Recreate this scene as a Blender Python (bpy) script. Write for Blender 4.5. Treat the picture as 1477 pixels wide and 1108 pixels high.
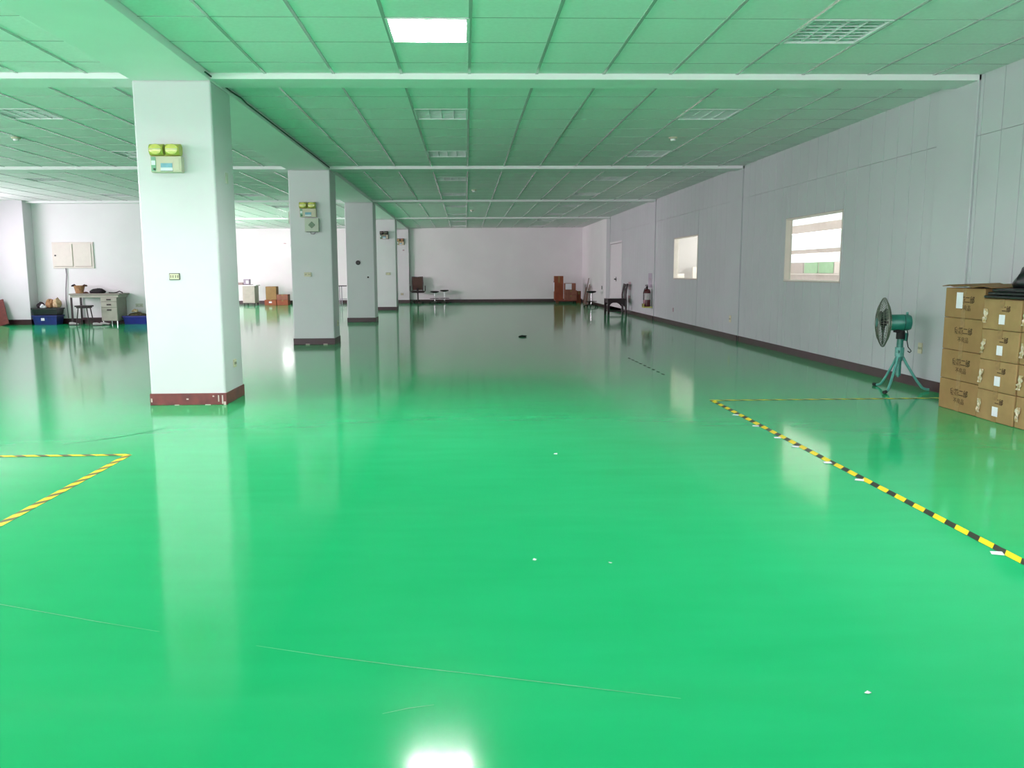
import bpy, math, random
from mathutils import Vector, Matrix
random.seed(7)
PI = math.pi
for o in list(bpy.data.objects): bpy.data.objects.remove(o)
scene = bpy.context.scene
col = scene.collection

# ------------------------------------------------------------------ camera
cam_d = bpy.data.cameras.new('camera'); cam = bpy.data.objects.new('camera', cam_d); col.objects.link(cam)
F_PX, PITCH, YAW, ROLL, PX, PY, CAM_H = 1148.39, .1316, .0307, -.0054, 707.78, 544.77, 1.2045
_x = Vector((math.cos(YAW), -math.sin(YAW), 0)); _y = Vector((math.sin(YAW), math.cos(YAW), 0)); _z = Vector((0, 0, 1))
_d = math.cos(PITCH)*_y - math.sin(PITCH)*_z; _u = math.sin(PITCH)*_y + math.cos(PITCH)*_z
_r = math.cos(ROLL)*_x + math.sin(ROLL)*_u; _up = math.cos(ROLL)*_u - math.sin(ROLL)*_x
cam.matrix_world = Matrix(((_r.x, _up.x, -_d.x, 0), (_r.y, _up.y, -_d.y, 0), (_r.z, _up.z, -_d.z, CAM_H), (0, 0, 0, 1)))
cam_d.sensor_fit = 'HORIZONTAL'; cam_d.sensor_width = 36.0; cam_d.lens = F_PX/1477*36
cam_d.shift_x = (738.5-PX)/1477; cam_d.shift_y = (PY-554)/1477
cam_d.clip_start = .05; cam_d.clip_end = 200
scene.camera = cam

# ------------------------------------------------------------------ view, world
vs = scene.view_settings
vs.view_transform = 'Standard'; vs.look = 'None'; vs.exposure = 0.0; vs.gamma = 1.0; vs.use_curve_mapping = False
w = bpy.data.worlds.new('sky'); scene.world = w; w.use_nodes = True
w.node_tree.nodes['Background'].inputs[0].default_value = (.93, .97, 1, 1)
w.node_tree.nodes['Background'].inputs[1].default_value = 1.6

# ------------------------------------------------------------------ dimensions
H = 2.955                      # ceiling height
XR = 4.687                     # face of the panelled wall on the right
XL = -11.6                     # window wall on the left
YB = -4.95                     # window wall behind the camera
YF = 32.15                     # far wall
YP = 20.0                      # recess wall on the left, ends at XP
XP = -6.6
CX0, CX1, CD = -2.916, -2.229, .59
ROWS = [7.366 + 6.196*k for k in range(-1, 4)]       # 1.17, 7.37, 13.56, 19.76, 25.95
BW, BD = .34, .05              # cross beams

# ------------------------------------------------------------------ daylight: sky patches standing in the real window openings
def area(name, loc, rot, sx, sy, power, colr=(1, 1, 1)):
    l = bpy.data.lights.new(name, 'AREA'); l.shape = 'RECTANGLE'; l.size = sx; l.size_y = sy
    l.energy = power; l.color = colr
    o = bpy.data.objects.new(name, l); o.location = loc; o.rotation_euler = rot; col.objects.link(o); return o
BACK_WIN = [(-10.6, -6.6), (-5.8, -1.8), (-.9, 3.6)]
LEFT_WIN = [(-3.6, 0.2), (2.2, 6.4), (8.4, 12.6), (14.6, 18.7)]
FAR_WIN = [(21.0, 25.6), (26.6, 30.2)]
WZ0, WZ1 = .85, 2.6
P_BACK, P_LEFT, P_FAR, P_ANNEX = 28, (48, 46, 20, 24), (104, 40), 66     # watts per square metre of opening
C_BACK, C_LEFT, C_FAR = (1, .88, 1), (1, .78, .95), (1, .72, .88)
for a, b in BACK_WIN: area('daylight', ((a+b)/2, YB-.12, (WZ0+WZ1)/2), (PI/2, 0, 0), b-a, WZ1-WZ0, P_BACK*(b-a)*(WZ1-WZ0), C_BACK)
for (a, b), pw in zip(LEFT_WIN, P_LEFT): area('daylight', (XL-.12, (a+b)/2, (WZ0+WZ1)/2), (PI/2, 0, -PI/2), b-a, WZ1-WZ0, pw*(b-a)*(WZ1-WZ0), C_LEFT)
for (a, b), pw in zip(FAR_WIN, P_FAR): area('daylight', (XL-.12, (a+b)/2, (WZ0+WZ1)/2), (PI/2, 0, -PI/2), b-a, WZ1-WZ0, pw*(b-a)*(WZ1-WZ0), C_FAR)
AX = 9.8                       # window wall of the room beyond the panelled wall
ANNEX_Z = [(1.435, 1.685), (1.80, 2.28), (2.52, 2.82)]
for a, b in ANNEX_Z: area('daylight', (AX+.3, 19.5, (a+b)/2), (PI/2, 0, PI/2), 16.5, b-a, P_ANNEX*16.5*(b-a))
LAMP_W = 420                    # emission of the lit tubes

# ------------------------------------------------------------------ helpers
def s2l(c): return tuple(((v/255)/12.92 if v/255 <= .04045 else ((v/255+.055)/1.055)**2.4) for v in c)
MATS = {}
def mat(name, rgb, rough=.6, metal=0, var=0, scale=8, bump=0, emit=0, spec=.5, rgb2=None, alpha=None, stretch=None, detail=4):
    m = bpy.data.materials.new(name); m.use_nodes = True; nt = m.node_tree; b = nt.nodes['Principled BSDF']
    c = rgb if max(rgb) <= 1 else s2l(rgb)
    b.inputs['Roughness'].default_value = rough; b.inputs['Metallic'].default_value = metal
    b.inputs['Specular IOR Level'].default_value = spec
    b.inputs['Base Color'].default_value = (*c, 1)
    if var or rgb2:
        tc = nt.nodes.new('ShaderNodeTexCoord'); nz = nt.nodes.new('ShaderNodeTexNoise')
        nz.inputs['Scale'].default_value = scale; nz.inputs['Detail'].default_value = detail
        src = tc.outputs['Object']
        if stretch:
            mp = nt.nodes.new('ShaderNodeMapping'); mp.inputs['Scale'].default_value = stretch
            nt.links.new(src, mp.inputs[0]); src = mp.outputs[0]
        nt.links.new(src, nz.inputs['Vector'])
        cr = nt.nodes.new('ShaderNodeValToRGB')
        c2 = (rgb2 if max(rgb2) <= 1 else s2l(rgb2)) if rgb2 else tuple(v*(1-var) for v in c)
        cr.color_ramp.elements[0].position = .35; cr.color_ramp.elements[1].position = .65
        cr.color_ramp.elements[0].color = (*c2, 1); cr.color_ramp.elements[1].color = (*c, 1)
        nt.links.new(nz.outputs['Fac'], cr.inputs[0]); nt.links.new(cr.outputs[0], b.inputs['Base Color'])
        if bump:
            bp = nt.nodes.new('ShaderNodeBump'); bp.inputs['Strength'].default_value = bump; bp.inputs['Distance'].default_value = .01
            nt.links.new(nz.outputs['Fac'], bp.inputs['Height']); nt.links.new(bp.outputs[0], b.inputs['Normal'])
    if emit:
        b.inputs['Emission Color'].default_value = (*c, 1); b.inputs['Emission Strength'].default_value = emit
    if alpha is not None: b.inputs['Alpha'].default_value = alpha
    MATS[name] = m; return m

class MB:
    def __init__(s): s.v = []; s.f = []
    def box(s, x0, x1, y0, y1, z0, z1):
        n = len(s.v)
        s.v += [(x0,y0,z0),(x1,y0,z0),(x1,y1,z0),(x0,y1,z0),(x0,y0,z1),(x1,y0,z1),(x1,y1,z1),(x0,y1,z1)]
        s.f += [tuple(n+i for i in q) for q in ((0,3,2,1),(4,5,6,7),(0,1,5,4),(1,2,6,5),(2,3,7,6),(3,0,4,7))]
        return s
    def cyl(s, p0, p1, r0, r1=None, n=12, caps=True):
        r1 = r0 if r1 is None else r1
        p0, p1 = Vector(p0), Vector(p1); d = (p1-p0).normalized()
        a = d.orthogonal().normalized(); b = d.cross(a); k = len(s.v)
        for p, r in ((p0, r0), (p1, r1)):
            for i in range(n):
                t = 2*PI*i/n; s.v.append(tuple(p + a*math.cos(t)*r + b*math.sin(t)*r))
        for i in range(n): j = (i+1) % n; s.f.append((k+i, k+j, k+n+j, k+n+i))
        if caps: s.f.append(tuple(k+i for i in reversed(range(n)))); s.f.append(tuple(k+n+i for i in range(n)))
        return s
    def tube(s, pts, r, n=8, closed=False):
        pts = [Vector(p) for p in pts]; m = len(pts); k = len(s.v); prev = None
        for i, p in enumerate(pts):
            if closed: d = (pts[(i+1) % m]-pts[i-1]).normalized()
            else: d = (pts[min(i+1, m-1)]-pts[max(i-1, 0)]).normalized()
            if prev is None: a = d.orthogonal().normalized()
            else: a = (prev - d*prev.dot(d)); a = a.normalized() if a.length > 1e-6 else d.orthogonal().normalized()
            prev = a; b = d.cross(a); rr = r[i] if isinstance(r, (list, tuple)) else r
            for j in range(n):
                t = 2*PI*j/n; s.v.append(tuple(p + a*math.cos(t)*rr + b*math.sin(t)*rr))
        for i in range(m if closed else m-1):
            i2 = (i+1) % m
            for j in range(n): j2 = (j+1) % n; s.f.append((k+i*n+j, k+i*n+j2, k+i2*n+j2, k+i2*n+j))
        if not closed: s.f.append(tuple(k+j for j in reversed(range(n)))); s.f.append(tuple(k+(m-1)*n+j for j in range(n)))
        return s
    def lathe(s, prof, c=(0, 0, 0), n=20, axis='z', sx=1, sy=1):
        k = len(s.v); m = len(prof)
        for r, h in prof:
            for j in range(n):
                t = 2*PI*j/n; x, y = math.cos(t)*r*sx, math.sin(t)*r*sy
                q = (x, y, h) if axis == 'z' else ((h, x, y) if axis == 'x' else (x, h, y))
                s.v.append((c[0]+q[0], c[1]+q[1], c[2]+q[2]))
        for i in range(m-1):
            for j in range(n):
                j2 = (j+1) % n; q = (k+i*n+j, k+i*n+j2, k+(i+1)*n+j2, k+(i+1)*n+j)
                s.f.append(q if axis != 'y' else q[::-1])
        s.f.append(tuple(k+j for j in reversed(range(n)))); s.f.append(tuple(k+(m-1)*n+j for j in range(n)))
        return s
    def prism(s, poly, axis, a, b):           # extrude a 2-D outline along an axis
        k = len(s.v); n = len(poly)
        for h in (a, b):
            for p, q in poly: s.v.append((h, p, q) if axis == 'x' else ((p, h, q) if axis == 'y' else (p, q, h)))
        for i in range(n): j = (i+1) % n; s.f.append((k+i, k+j, k+n+j, k+n+i))
        s.f.append(tuple(k+i for i in reversed(range(n)))); s.f.append(tuple(k+n+i for i in range(n)))
        return s
    def blob(s, c, r, amp=.2, seed=0, nu=14, nv=9, flat=True):   # crumpled sack shape
        rnd = random.Random(seed); k = len(s.v); ph = [(rnd.uniform(0, 6.3), rnd.randint(2, 5), rnd.uniform(0, 6.3)) for _ in range(4)]
        for i in range(nv+1):
            th = PI*i/nv
            for j in range(nu):
                t = 2*PI*j/nu
                g = 1+amp*sum(math.sin(b*t+a)*math.sin(2*th+e) for a, b, e in ph)*.5
                x, y, z = math.sin(th)*math.cos(t)*r[0]*g, math.sin(th)*math.sin(t)*r[1]*g, math.cos(th)*r[2]*g
                jt = 1+amp*.45*(rnd.random()-.5); x *= jt; y *= jt; z *= 1+amp*.5*(rnd.random()-.5)
                if flat and z < -r[2]*.6: z = -r[2]*.6
                s.v.append((c[0]+x, c[1]+y, c[2]+z))
        for i in range(nv):
            for j in range(nu): j2 = (j+1) % nu; s.f.append((k+i*nu+j, k+(i+1)*nu+j, k+(i+1)*nu+j2, k+i*nu+j2))
        return s
    def mesh(s, name, m, smooth=None):
        me = bpy.data.meshes.new(name); me.from_pydata(s.v, [], s.f)
        import bmesh
        bm = bmesh.new(); bm.from_mesh(me); bmesh.ops.recalc_face_normals(bm, faces=bm.faces); bm.to_mesh(me); bm.free()
        me.materials.append(MATS[m] if isinstance(m, str) else m)
        if smooth:
            me.shade_smooth(); me.set_sharp_from_angle(angle=math.radians(smooth))
        return me
    def build(s, name, m, parent=None, smooth=None, bevel=0, seg=2):
        o = bpy.data.objects.new(name, s.mesh(name, m, smooth)); col.objects.link(o)
        if parent: o.parent = parent
        if bevel:
            bv = o.modifiers.new('bevel', 'BEVEL'); bv.width = bevel; bv.segments = seg; bv.limit_method = 'ANGLE'
        return o
def tag(o, label=None, cat=None, group=None, kind=None):
    if label: o['label'] = label
    if cat: o['category'] = cat
    if group: o['group'] = group
    if kind: o['kind'] = kind
    return o
def thing(name, label, cat, loc=(0, 0, 0), rz=0, group=None, kind=None):
    o = bpy.data.objects.new(name, None); o.empty_display_size = .1; col.objects.link(o)
    o.location = loc; o.rotation_euler = (0, 0, rz); return tag(o, label, cat, group, kind)
def copy_tree(o, parent=None, loc=None, rz=None, label=None):
    c = o.copy(); col.objects.link(c); c.parent = parent
    if loc is not None: c.location = loc
    if rz is not None: c.rotation_euler = (0, 0, rz)
    if label: c['label'] = label
    for ch in o.children: copy_tree(ch, c)
    return c
def B(*a): return MB().box(*a)
def holed(m, axis, c0, c1, u0, u1, z0, z1, holes):
    """wall slab between c0..c1 (thickness) running u0..u1, with rectangular holes (ua, ub, za, zb)"""
    cuts = sorted({u0, u1, *[h[0] for h in holes], *[h[1] for h in holes]})
    for a, b in zip(cuts, cuts[1:]):
        zs = sorted([(h[2], h[3]) for h in holes if h[0] <= a+1e-6 and h[1] >= b-1e-6]); z = z0
        for za, zb in zs + [(z1, z1)]:
            if za > z+1e-6:
                if axis == 'x': m.box(c0, c1, a, b, z, za)
                else: m.box(a, b, c0, c1, z, za)
            z = max(z, zb)
    return m

# ------------------------------------------------------------------ materials
mat('paint_white', (.82, .82, .82), .55, var=.04, scale=1.2)
mat('column_paint', (.65, .65, .665), .45, var=.03, scale=2.5, bump=.04)
mat('panel_paint', (.50, .53, .54), .42, var=.05, scale=1.1, spec=.4)
mat('wall_core', (.35, .35, .36), .7, var=.1)
mat('tile', (.86, .86, .86), .85, var=.05, scale=30, bump=.1, spec=.25)
mat('tile_far', (.86, .86, .86), .85, var=.05, scale=30, spec=.25)
mat('t_bar', (.48, .50, .49), .14, var=.05, scale=5, spec=1.0)
mat('plenum', (.10, .11, .10), .9, var=.1)
mat('beam_paint', (.86, .87, .87), .6, var=.03, scale=2)
mat('skirting', (54, 20, 25), .38, rgb2=(44, 15, 20), scale=6)
mat('skirting_worn', (120, 52, 48), .42, rgb2=(92, 38, 38), scale=9)
mat('chip', (214, 196, 186), .7, var=.2)
mat('tube_off', (.75, .78, .78), .3, var=.05)
mat('tube_lit', (1, .86, .97), .3, emit=LAMP_W)
mat('reflector', (.74, .77, .77), .35, var=.05, scale=10)
mat('reflector_lit', (.9, .9, .9), .35, metal=.1, var=.03)
mat('fixture_frame', (.78, .8, .8), .4, var=.04)
mat('frame_cream', (226, 219, 208), .5, var=.05)
mat('frame_brown', (168, 150, 138), .5, var=.1)
mat('carton', (150, 120, 74), .75, rgb2=(138, 110, 66), scale=5, bump=.05)
mat('carton_b', (158, 130, 84), .7, rgb2=(144, 118, 74), scale=7, bump=.05)
mat('carton_top', (136, 104, 66), .8, var=.15, scale=9)
mat('carton_red', (150, 84, 52), .75, rgb2=(128, 68, 42), scale=5)
mat('carton_pink', (146, 96, 76), .75, rgb2=(126, 80, 64), scale=5)
mat('ink', (66, 44, 18), .8, var=.2, scale=40)
mat('paper', (226, 230, 234), .7, var=.06, scale=20)
mat('packing_tape', (146, 118, 70), .42, var=.2, scale=30, spec=.4)
mat('clear_film', (206, 200, 176), .12, rgb2=(170, 146, 98), scale=38, bump=.4, spec=.8)
mat('black_plastic', (22, 24, 28), .32, var=.3, scale=12, bump=.3, spec=.6)
mat('black_rubber', (16, 16, 17), .7, var=.2)
mat('fan_green', (40, 128, 112), .34, rgb2=(32, 112, 100), scale=14, spec=.6)
mat('fan_leg', (92, 164, 152), .36, rgb2=(74, 146, 136), scale=20, spec=.6)
mat('fan_wire', (120, 128, 112), .35, metal=.6, var=.2, scale=30)
mat('fan_blade', (64, 82, 72), .4, metal=.3, var=.15)
mat('chrome', (.75, .75, .77), .15, metal=1, var=.05)
mat('dark_wood', (38, 18, 20), .35, rgb2=(26, 12, 14), scale=10, stretch=(1, 1, 5))
mat('dark_vinyl', (24, 18, 22), .45, var=.2)
mat('chair_mesh', (92, 66, 56), .7, rgb2=(76, 54, 46), scale=60)
mat('chair_frame', (34, 22, 22), .45, var=.2)
mat('yellow_lens', (214, 212, 108), .2, var=.15, scale=20, spec=.8)
mat('lamp_cup', (186, 192, 84), .3, var=.25, scale=20)
mat('cream_plastic', (206, 200, 176), .45, var=.05, scale=10)
mat('green_panel', (126, 176, 146), .5, var=.1)
mat('dark_green', (20, 70, 40), .4, var=.1)
mat('blue_print', (126, 178, 196), .5, var=.15, scale=30)
mat('speaker_cream', (196, 200, 184), .5, var=.05)
mat('speaker_net', (132, 148, 128), .6, var=.2, scale=120)
mat('socket_cream', (212, 206, 176), .45, var=.05)
mat('socket_dark', (44, 40, 30), .5, var=.2)
mat('steel_grey', (176, 174, 160), .45, rgb2=(164, 162, 148), scale=5)
mat('steel_side', (150, 150, 138), .45, var=.08)
mat('desk_top', (150, 142, 132), .5, var=.12, scale=12)
mat('handle_dark', (48, 36, 36), .4, var=.2)
mat('blue_plastic', (14, 40, 118), .4, rgb2=(10, 30, 96), scale=10)
mat('blue_bright', (20, 36, 140), .4, var=.15, scale=10)
mat('tan_cloth', (176, 140, 100), .85, rgb2=(140, 100, 66), scale=18, bump=.3)
mat('cream_cloth', (206, 186, 150), .85, rgb2=(170, 140, 104), scale=18, bump=.3)
mat('brown_cloth', (96, 62, 46), .85, rgb2=(60, 38, 34), scale=22, bump=.3)
mat('black_cloth', (34, 26, 32), .8, rgb2=(20, 16, 22), scale=22, bump=.3)
mat('olive_cloth', (92, 88, 58), .85, rgb2=(60, 56, 40), scale=18, bump=.3)
mat('shoe_white', (190, 186, 186), .6, var=.2, scale=20)
mat('cable', (120, 114, 122), .5, var=.1)
mat('red_wood', (120, 52, 40), .5, rgb2=(96, 40, 32), scale=8, stretch=(1, 1, 8))
mat('plank_wood', (132, 104, 88), .7, rgb2=(108, 82, 70), scale=8, stretch=(1, 1, .2))
mat('plank_grey', (150, 138, 130), .7, var=.15, scale=8)
mat('dolly_red', (140, 62, 46), .5, var=.2)
mat('ext_red', (92, 24, 32), .3, var=.15, spec=.6)
mat('ext_label', (200, 196, 196), .5, var=.15, scale=40)
mat('sign_lilac', (170, 160, 176), .6, var=.1)
mat('door_paint', (.70, .69, .70), .4, var=.03)
mat('gap_dark', (70, 64, 68), .7, var=.1)
mat('lilac_plate', (168, 146, 150), .5, var=.1)
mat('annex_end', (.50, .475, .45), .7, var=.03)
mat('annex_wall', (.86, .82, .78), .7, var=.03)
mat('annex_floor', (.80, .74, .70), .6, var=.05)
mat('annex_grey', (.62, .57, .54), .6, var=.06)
mat('annex_green', (.42, .72, .45), .5, var=.08)
mat('oval_glow', (1, 1, 1), .4, emit=9)
mat('scratch', (110, 196, 146), .5, var=.2, scale=6)
mat('scuff', (40, 140, 90), .5, var=.2, scale=6)
mat('mark_dark', (28, 62, 44), .6, var=.3, scale=10)
mat('mono_grey', (150, 146, 158), .5, var=.1)

def glass_mat():
    m = bpy.data.materials.new('glass'); m.use_nodes = True; nt = m.node_tree; nt.nodes.clear()
    o = nt.nodes.new('ShaderNodeOutputMaterial'); mx = nt.nodes.new('ShaderNodeMixShader'); t = nt.nodes.new('ShaderNodeBsdfTransparent')
    g = nt.nodes.new('ShaderNodeBsdfGlossy'); g.inputs['Roughness'].default_value = .02
    fr = nt.nodes.new('ShaderNodeLayerWeight'); fr.inputs[0].default_value = .5
    pw = nt.nodes.new('ShaderNodeMath'); pw.operation = 'POWER'; pw.inputs[1].default_value = 5
    ml = nt.nodes.new('ShaderNodeMath'); ml.operation = 'MULTIPLY_ADD'; ml.inputs[1].default_value = .6; ml.inputs[2].default_value = .03
    nt.links.new(fr.outputs['Facing'], pw.inputs[0]); nt.links.new(pw.outputs[0], ml.inputs[0])
    t.inputs[0].default_value = (.96, .98, .97, 1)
    nt.links.new(ml.outputs[0], mx.inputs[0]); nt.links.new(t.outputs[0], mx.inputs[1]); nt.links.new(g.outputs[0], mx.inputs[2])
    nt.links.new(mx.outputs[0], o.inputs[0]); MATS['glass'] = m
glass_mat()

def floor_mat():
    m = bpy.data.materials.new('green_epoxy'); m.use_nodes = True; nt = m.node_tree; b = nt.nodes['Principled BSDF']; L = nt.links.new
    tc = nt.nodes.new('ShaderNodeTexCoord')
    n1 = nt.nodes.new('ShaderNodeTexNoise'); n1.inputs['Scale'].default_value = .7; n1.inputs['Detail'].default_value = 5
    n2 = nt.nodes.new('ShaderNodeTexNoise'); n2.inputs['Scale'].default_value = 5; n2.inputs['Detail'].default_value = 6
    mp = nt.nodes.new('ShaderNodeMapping'); mp.inputs['Scale'].default_value = (.35, 1.6, 1); mp.inputs['Rotation'].default_value = (0, 0, .5)
    L(tc.outputs['Object'], n1.inputs[0]); L(tc.outputs['Object'], mp.inputs[0]); L(mp.outputs[0], n2.inputs[0])
    cr = nt.nodes.new('ShaderNodeValToRGB'); e = cr.color_ramp.elements
    e[0].position = .3; e[1].position = .7
    e[0].color = (.010, .42, .138, 1); e[1].color = (.015, .475, .168, 1)
    mix = nt.nodes.new('ShaderNodeMath'); mix.operation = 'MULTIPLY_ADD'; mix.inputs[1].default_value = .5
    L(n1.outputs[0], mix.inputs[0]); 
    h2 = nt.nodes.new('ShaderNodeMath'); h2.operation = 'MULTIPLY'; h2.inputs[1].default_value = .5; L(n2.outputs[0], h2.inputs[0]); L(h2.outputs[0], mix.inputs[2])
    L(mix.outputs[0], cr.inputs[0]); L(cr.outputs[0], b.inputs['Base Color'])
    # fine orange-peel grain of the epoxy
    gr = nt.nodes.new('ShaderNodeTexWhiteNoise'); gm = nt.nodes.new('ShaderNodeVectorMath'); gm.operation = 'SCALE'; gm.inputs[3].default_value = 900
    L(tc.outputs['Object'], gm.inputs[0]); L(gm.outputs[0], gr.inputs[0])
    rr = nt.nodes.new('ShaderNodeMapRange'); rr.inputs[3].default_value = .05; rr.inputs[4].default_value = .15
    L(gr.outputs[0], rr.inputs[0]); L(rr.outputs[0], b.inputs['Roughness'])
    sr = nt.nodes.new('ShaderNodeMapRange'); sr.inputs[3].default_value = .0; sr.inputs[4].default_value = .8
    L(gr.outputs[0], sr.inputs[0]); L(sr.outputs[0], b.inputs['Specular IOR Level'])
    b.inputs['IOR'].default_value = 1.5
    n3 = nt.nodes.new('ShaderNodeTexNoise'); n3.inputs['Scale'].default_value = 2.2; n3.inputs['Detail'].default_value = 2
    L(tc.outputs['Object'], n3.inputs[0])
    bp = nt.nodes.new('ShaderNodeBump'); bp.inputs['Strength'].default_value = .02; bp.inputs['Distance'].default_value = .02
    L(n3.outputs[0], bp.inputs['Height'])
    MATS['floor'] = m
floor_mat()

def tape_mat(name, period, ang, yel, blk, thr=.55):
    m = bpy.data.materials.new(name); m.use_nodes = True; nt = m.node_tree; b = nt.nodes['Principled BSDF']; L = nt.links.new
    tc = nt.nodes.new('ShaderNodeTexCoord'); sp = nt.nodes.new('ShaderNodeSeparateXYZ'); L(tc.outputs['Object'], sp.inputs[0])
    a = nt.nodes.new('ShaderNodeMath'); a.operation = 'MULTIPLY_ADD'; a.inputs[1].default_value = ang
    L(sp.outputs[0], a.inputs[0]); L(sp.outputs[1], a.inputs[2])
    d = nt.nodes.new('ShaderNodeMath'); d.operation = 'DIVIDE'; d.inputs[1].default_value = period; L(a.outputs[0], d.inputs[0])
    f = nt.nodes.new('ShaderNodeMath'); f.operation = 'FRACT'; L(d.outputs[0], f.inputs[0])
    g = nt.nodes.new('ShaderNodeMath'); g.operation = 'GREATER_THAN'; g.inputs[1].default_value = thr; L(f.outputs[0], g.inputs[0])
    nz = nt.nodes.new('ShaderNodeTexNoise'); nz.inputs['Scale'].default_value = 30; L(tc.outputs['Object'], nz.inputs[0])
    mx = nt.nodes.new('ShaderNodeMix'); mx.data_type = 'RGBA'; mx.inputs[6].default_value = (*s2l(yel), 1); mx.inputs[7].default_value = (*s2l(blk), 1)
    L(g.outputs[0], mx.inputs[0])
    m2 = nt.nodes.new('ShaderNodeMix'); m2.data_type = 'RGBA'; m2.blend_type = 'MULTIPLY'; m2.inputs[0].default_value = .08
    L(mx.outputs[2], m2.inputs[6]); L(nz.outputs[0], m2.inputs[7]); L(m2.outputs[2], b.inputs['Base Color'])
    b.inputs['Roughness'].default_value = .4; MATS[name] = m
tape_mat('hazard_tape', .1765, -1.2, (246, 222, 20), (40, 46, 36))
tape_mat('hazard_tape_old', .151, -1.3, (244, 222, 40), (96, 92, 56), .6)

# ------------------------------------------------------------------ floor
floor = B(XL-.3, AX+.1, YB-.3, YF+.3, -.12, 0).build('floor', 'floor'); tag(floor, 'glossy green epoxy floor of the empty hall', 'floor', kind='structure')
def strip_on_floor(name, pts, wd, m, z=.0012, parent=floor):
    k = MB(); n = len(pts)
    for i, (x, y) in enumerate(pts):
        x2, y2 = pts[min(i+1, n-1)]; x1, y1 = pts[max(i-1, 0)]; d = Vector((x2-x1, y2-y1)).normalized(); ww = wd*(1 if 0 < i < n-1 else .3)
        k.v += [(x-d.y*ww/2, y+d.x*ww/2, z), (x+d.y*ww/2, y-d.x*ww/2, z)]
    k.f = [(2*i, 2*i+1, 2*i+3, 2*i+2) for i in range(n-1)]
    return k.build(name, m, parent)
strip_on_floor('scratch_line', [(-1.95, 2.93), (-1.727, 2.855), (-1.3, 2.69), (-1.05, 2.60)], .003, 'scratch')
strip_on_floor('scratch_line', [(-.693, 2.482), (-.45, 2.40), (-.2, 2.325), (.05, 2.258), (.39, 2.163), (.6, 2.105)], .0035, 'scratch')
strip_on_floor('scratch_line', [(-.24, 2.06), (-.17, 2.085), (-.1, 2.10)], .0035, 'scratch')
strip_on_floor('scuff_mark', [(-2.9, 5.65), (-2.6, 5.9), (-2.42, 6.15), (-2.36, 6.33)], .012, 'scuff')
for i in range(9):
    y = 9.2+i*.22; strip_on_floor('tape_residue', [(2.32-.005*i, y), (2.32-.005*i, y+.05), (2.315-.005*i, y+.11)], .035, 'mark_dark')

# ------------------------------------------------------------------ ceiling: slab, T-bar grid, tiles, beams
ceiling = B(XL-.3, AX+.1, YB-.3, YF+.3, 3.09, 3.2).build('ceiling', 'plenum'); tag(ceiling, 'suspended tile ceiling with a metal grid', 'ceiling', kind='structure')
def bay_edges(k):                       # y range of tiles in bay k (between beams)
    if k == 0: return YB, ROWS[0], -1.9
    if k == 1: return ROWS[0]+BW, ROWS[1], 5.80
    y0 = ROWS[k-1]
    y1 = ROWS[k] if k < 5 else YF
    return y0+BW, y1, y0+1.54
ZONES = [(CX1, XR+.012, .051), (XL, CX0, -4.5)]
FIX_R = [(-.549, 0), (2.451, 0)]
fixtures = []; tiles = []
def cuts(a, b, anchor, step=.6):
    k0 = math.ceil((a-anchor)/step-1e-6); out = [a]
    v = anchor+k0*step
    while v < b-1e-6:
        if v > a+1e-6: out.append(v)
        v += step
    out.append(b); return out
bars = []
for k in range(6):
    y0, y1, an = bay_edges(k)
    ys = cuts(y0, y1, an)
    for zi, (x0, x1, xa) in enumerate(ZONES):
        xs = cuts(x0, x1, xa)
        for x in xs[1:-1]: bars.append(('t_bar', (x-.012, x+.012, y0, y1, H-.005, H+.001)))
        for y in ys[1:-1]: bars.append(('cross_bar', (x0, x1, y-.005, y+.005, H-.0006, H+.001)))
        fx = [-.549, 2.451] if zi == 0 else [-5.1, -8.1]
        for i, (ya, yb) in enumerate(zip(ys, ys[1:])):
            for xa_, xb_ in zip(xs, xs[1:]):
                isfix = any(abs(xa_-f) < .01 for f in fx) and (abs(ya-an) < .01 or abs(ya-(an+3.0 if k != 1 else an-3.0)) < .01)
                if isfix: fixtures.append((xa_, ya, k, zi))
                else: tiles.append((xa_, xb_, ya, yb))
def project(x, y, z):
    p = Vector((x, y, z-CAM_H)); d = p.dot(_d)
    return (PX+F_PX*p.dot(_r)/d, PY-F_PX*p.dot(_up)/d) if d > .1 else (-999, -999)
def vis_size(t):
    u, v = project((t[0]+t[1])/2, (t[2]+t[3])/2, H)
    return 1/t[2] if (-40 < u < 1517 and -15 < v and t[2] > 0 and t[2] < 16) else 0
tiles.sort(key=lambda t: -vis_size(t))
near = [t for t in tiles[:290] if vis_size(t) > 0]; rest = tiles[len(near):]
cache = {}
for x0, x1, y0, y1 in near:
    key = (round(x1-x0, 3), round(y1-y0, 3))
    if key not in cache:
        a, b = key; g = .003
        q = MB(); q.box(g, a-g, g, b-g, .004, .016); q.box(g+.006, a-g-.006, g+.006, b-g-.006, 0, .004); cache[key] = q.mesh('ceiling_tile', 'tile')
    o = bpy.data.objects.new('ceiling_tile', cache[key]); o.location = (x0, y0, H); o.parent = ceiling; col.objects.link(o)
q = MB()
for x0, x1, y0, y1 in rest: q.box(x0+.006, x1-.006, y0+.006, y1-.006, H, H+.016)
tag(q.build('ceiling_tile_field', 'tile_far', ceiling), kind='stuff')
for nm, b in bars: B(*b).build(nm, 't_bar', ceiling)
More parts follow.
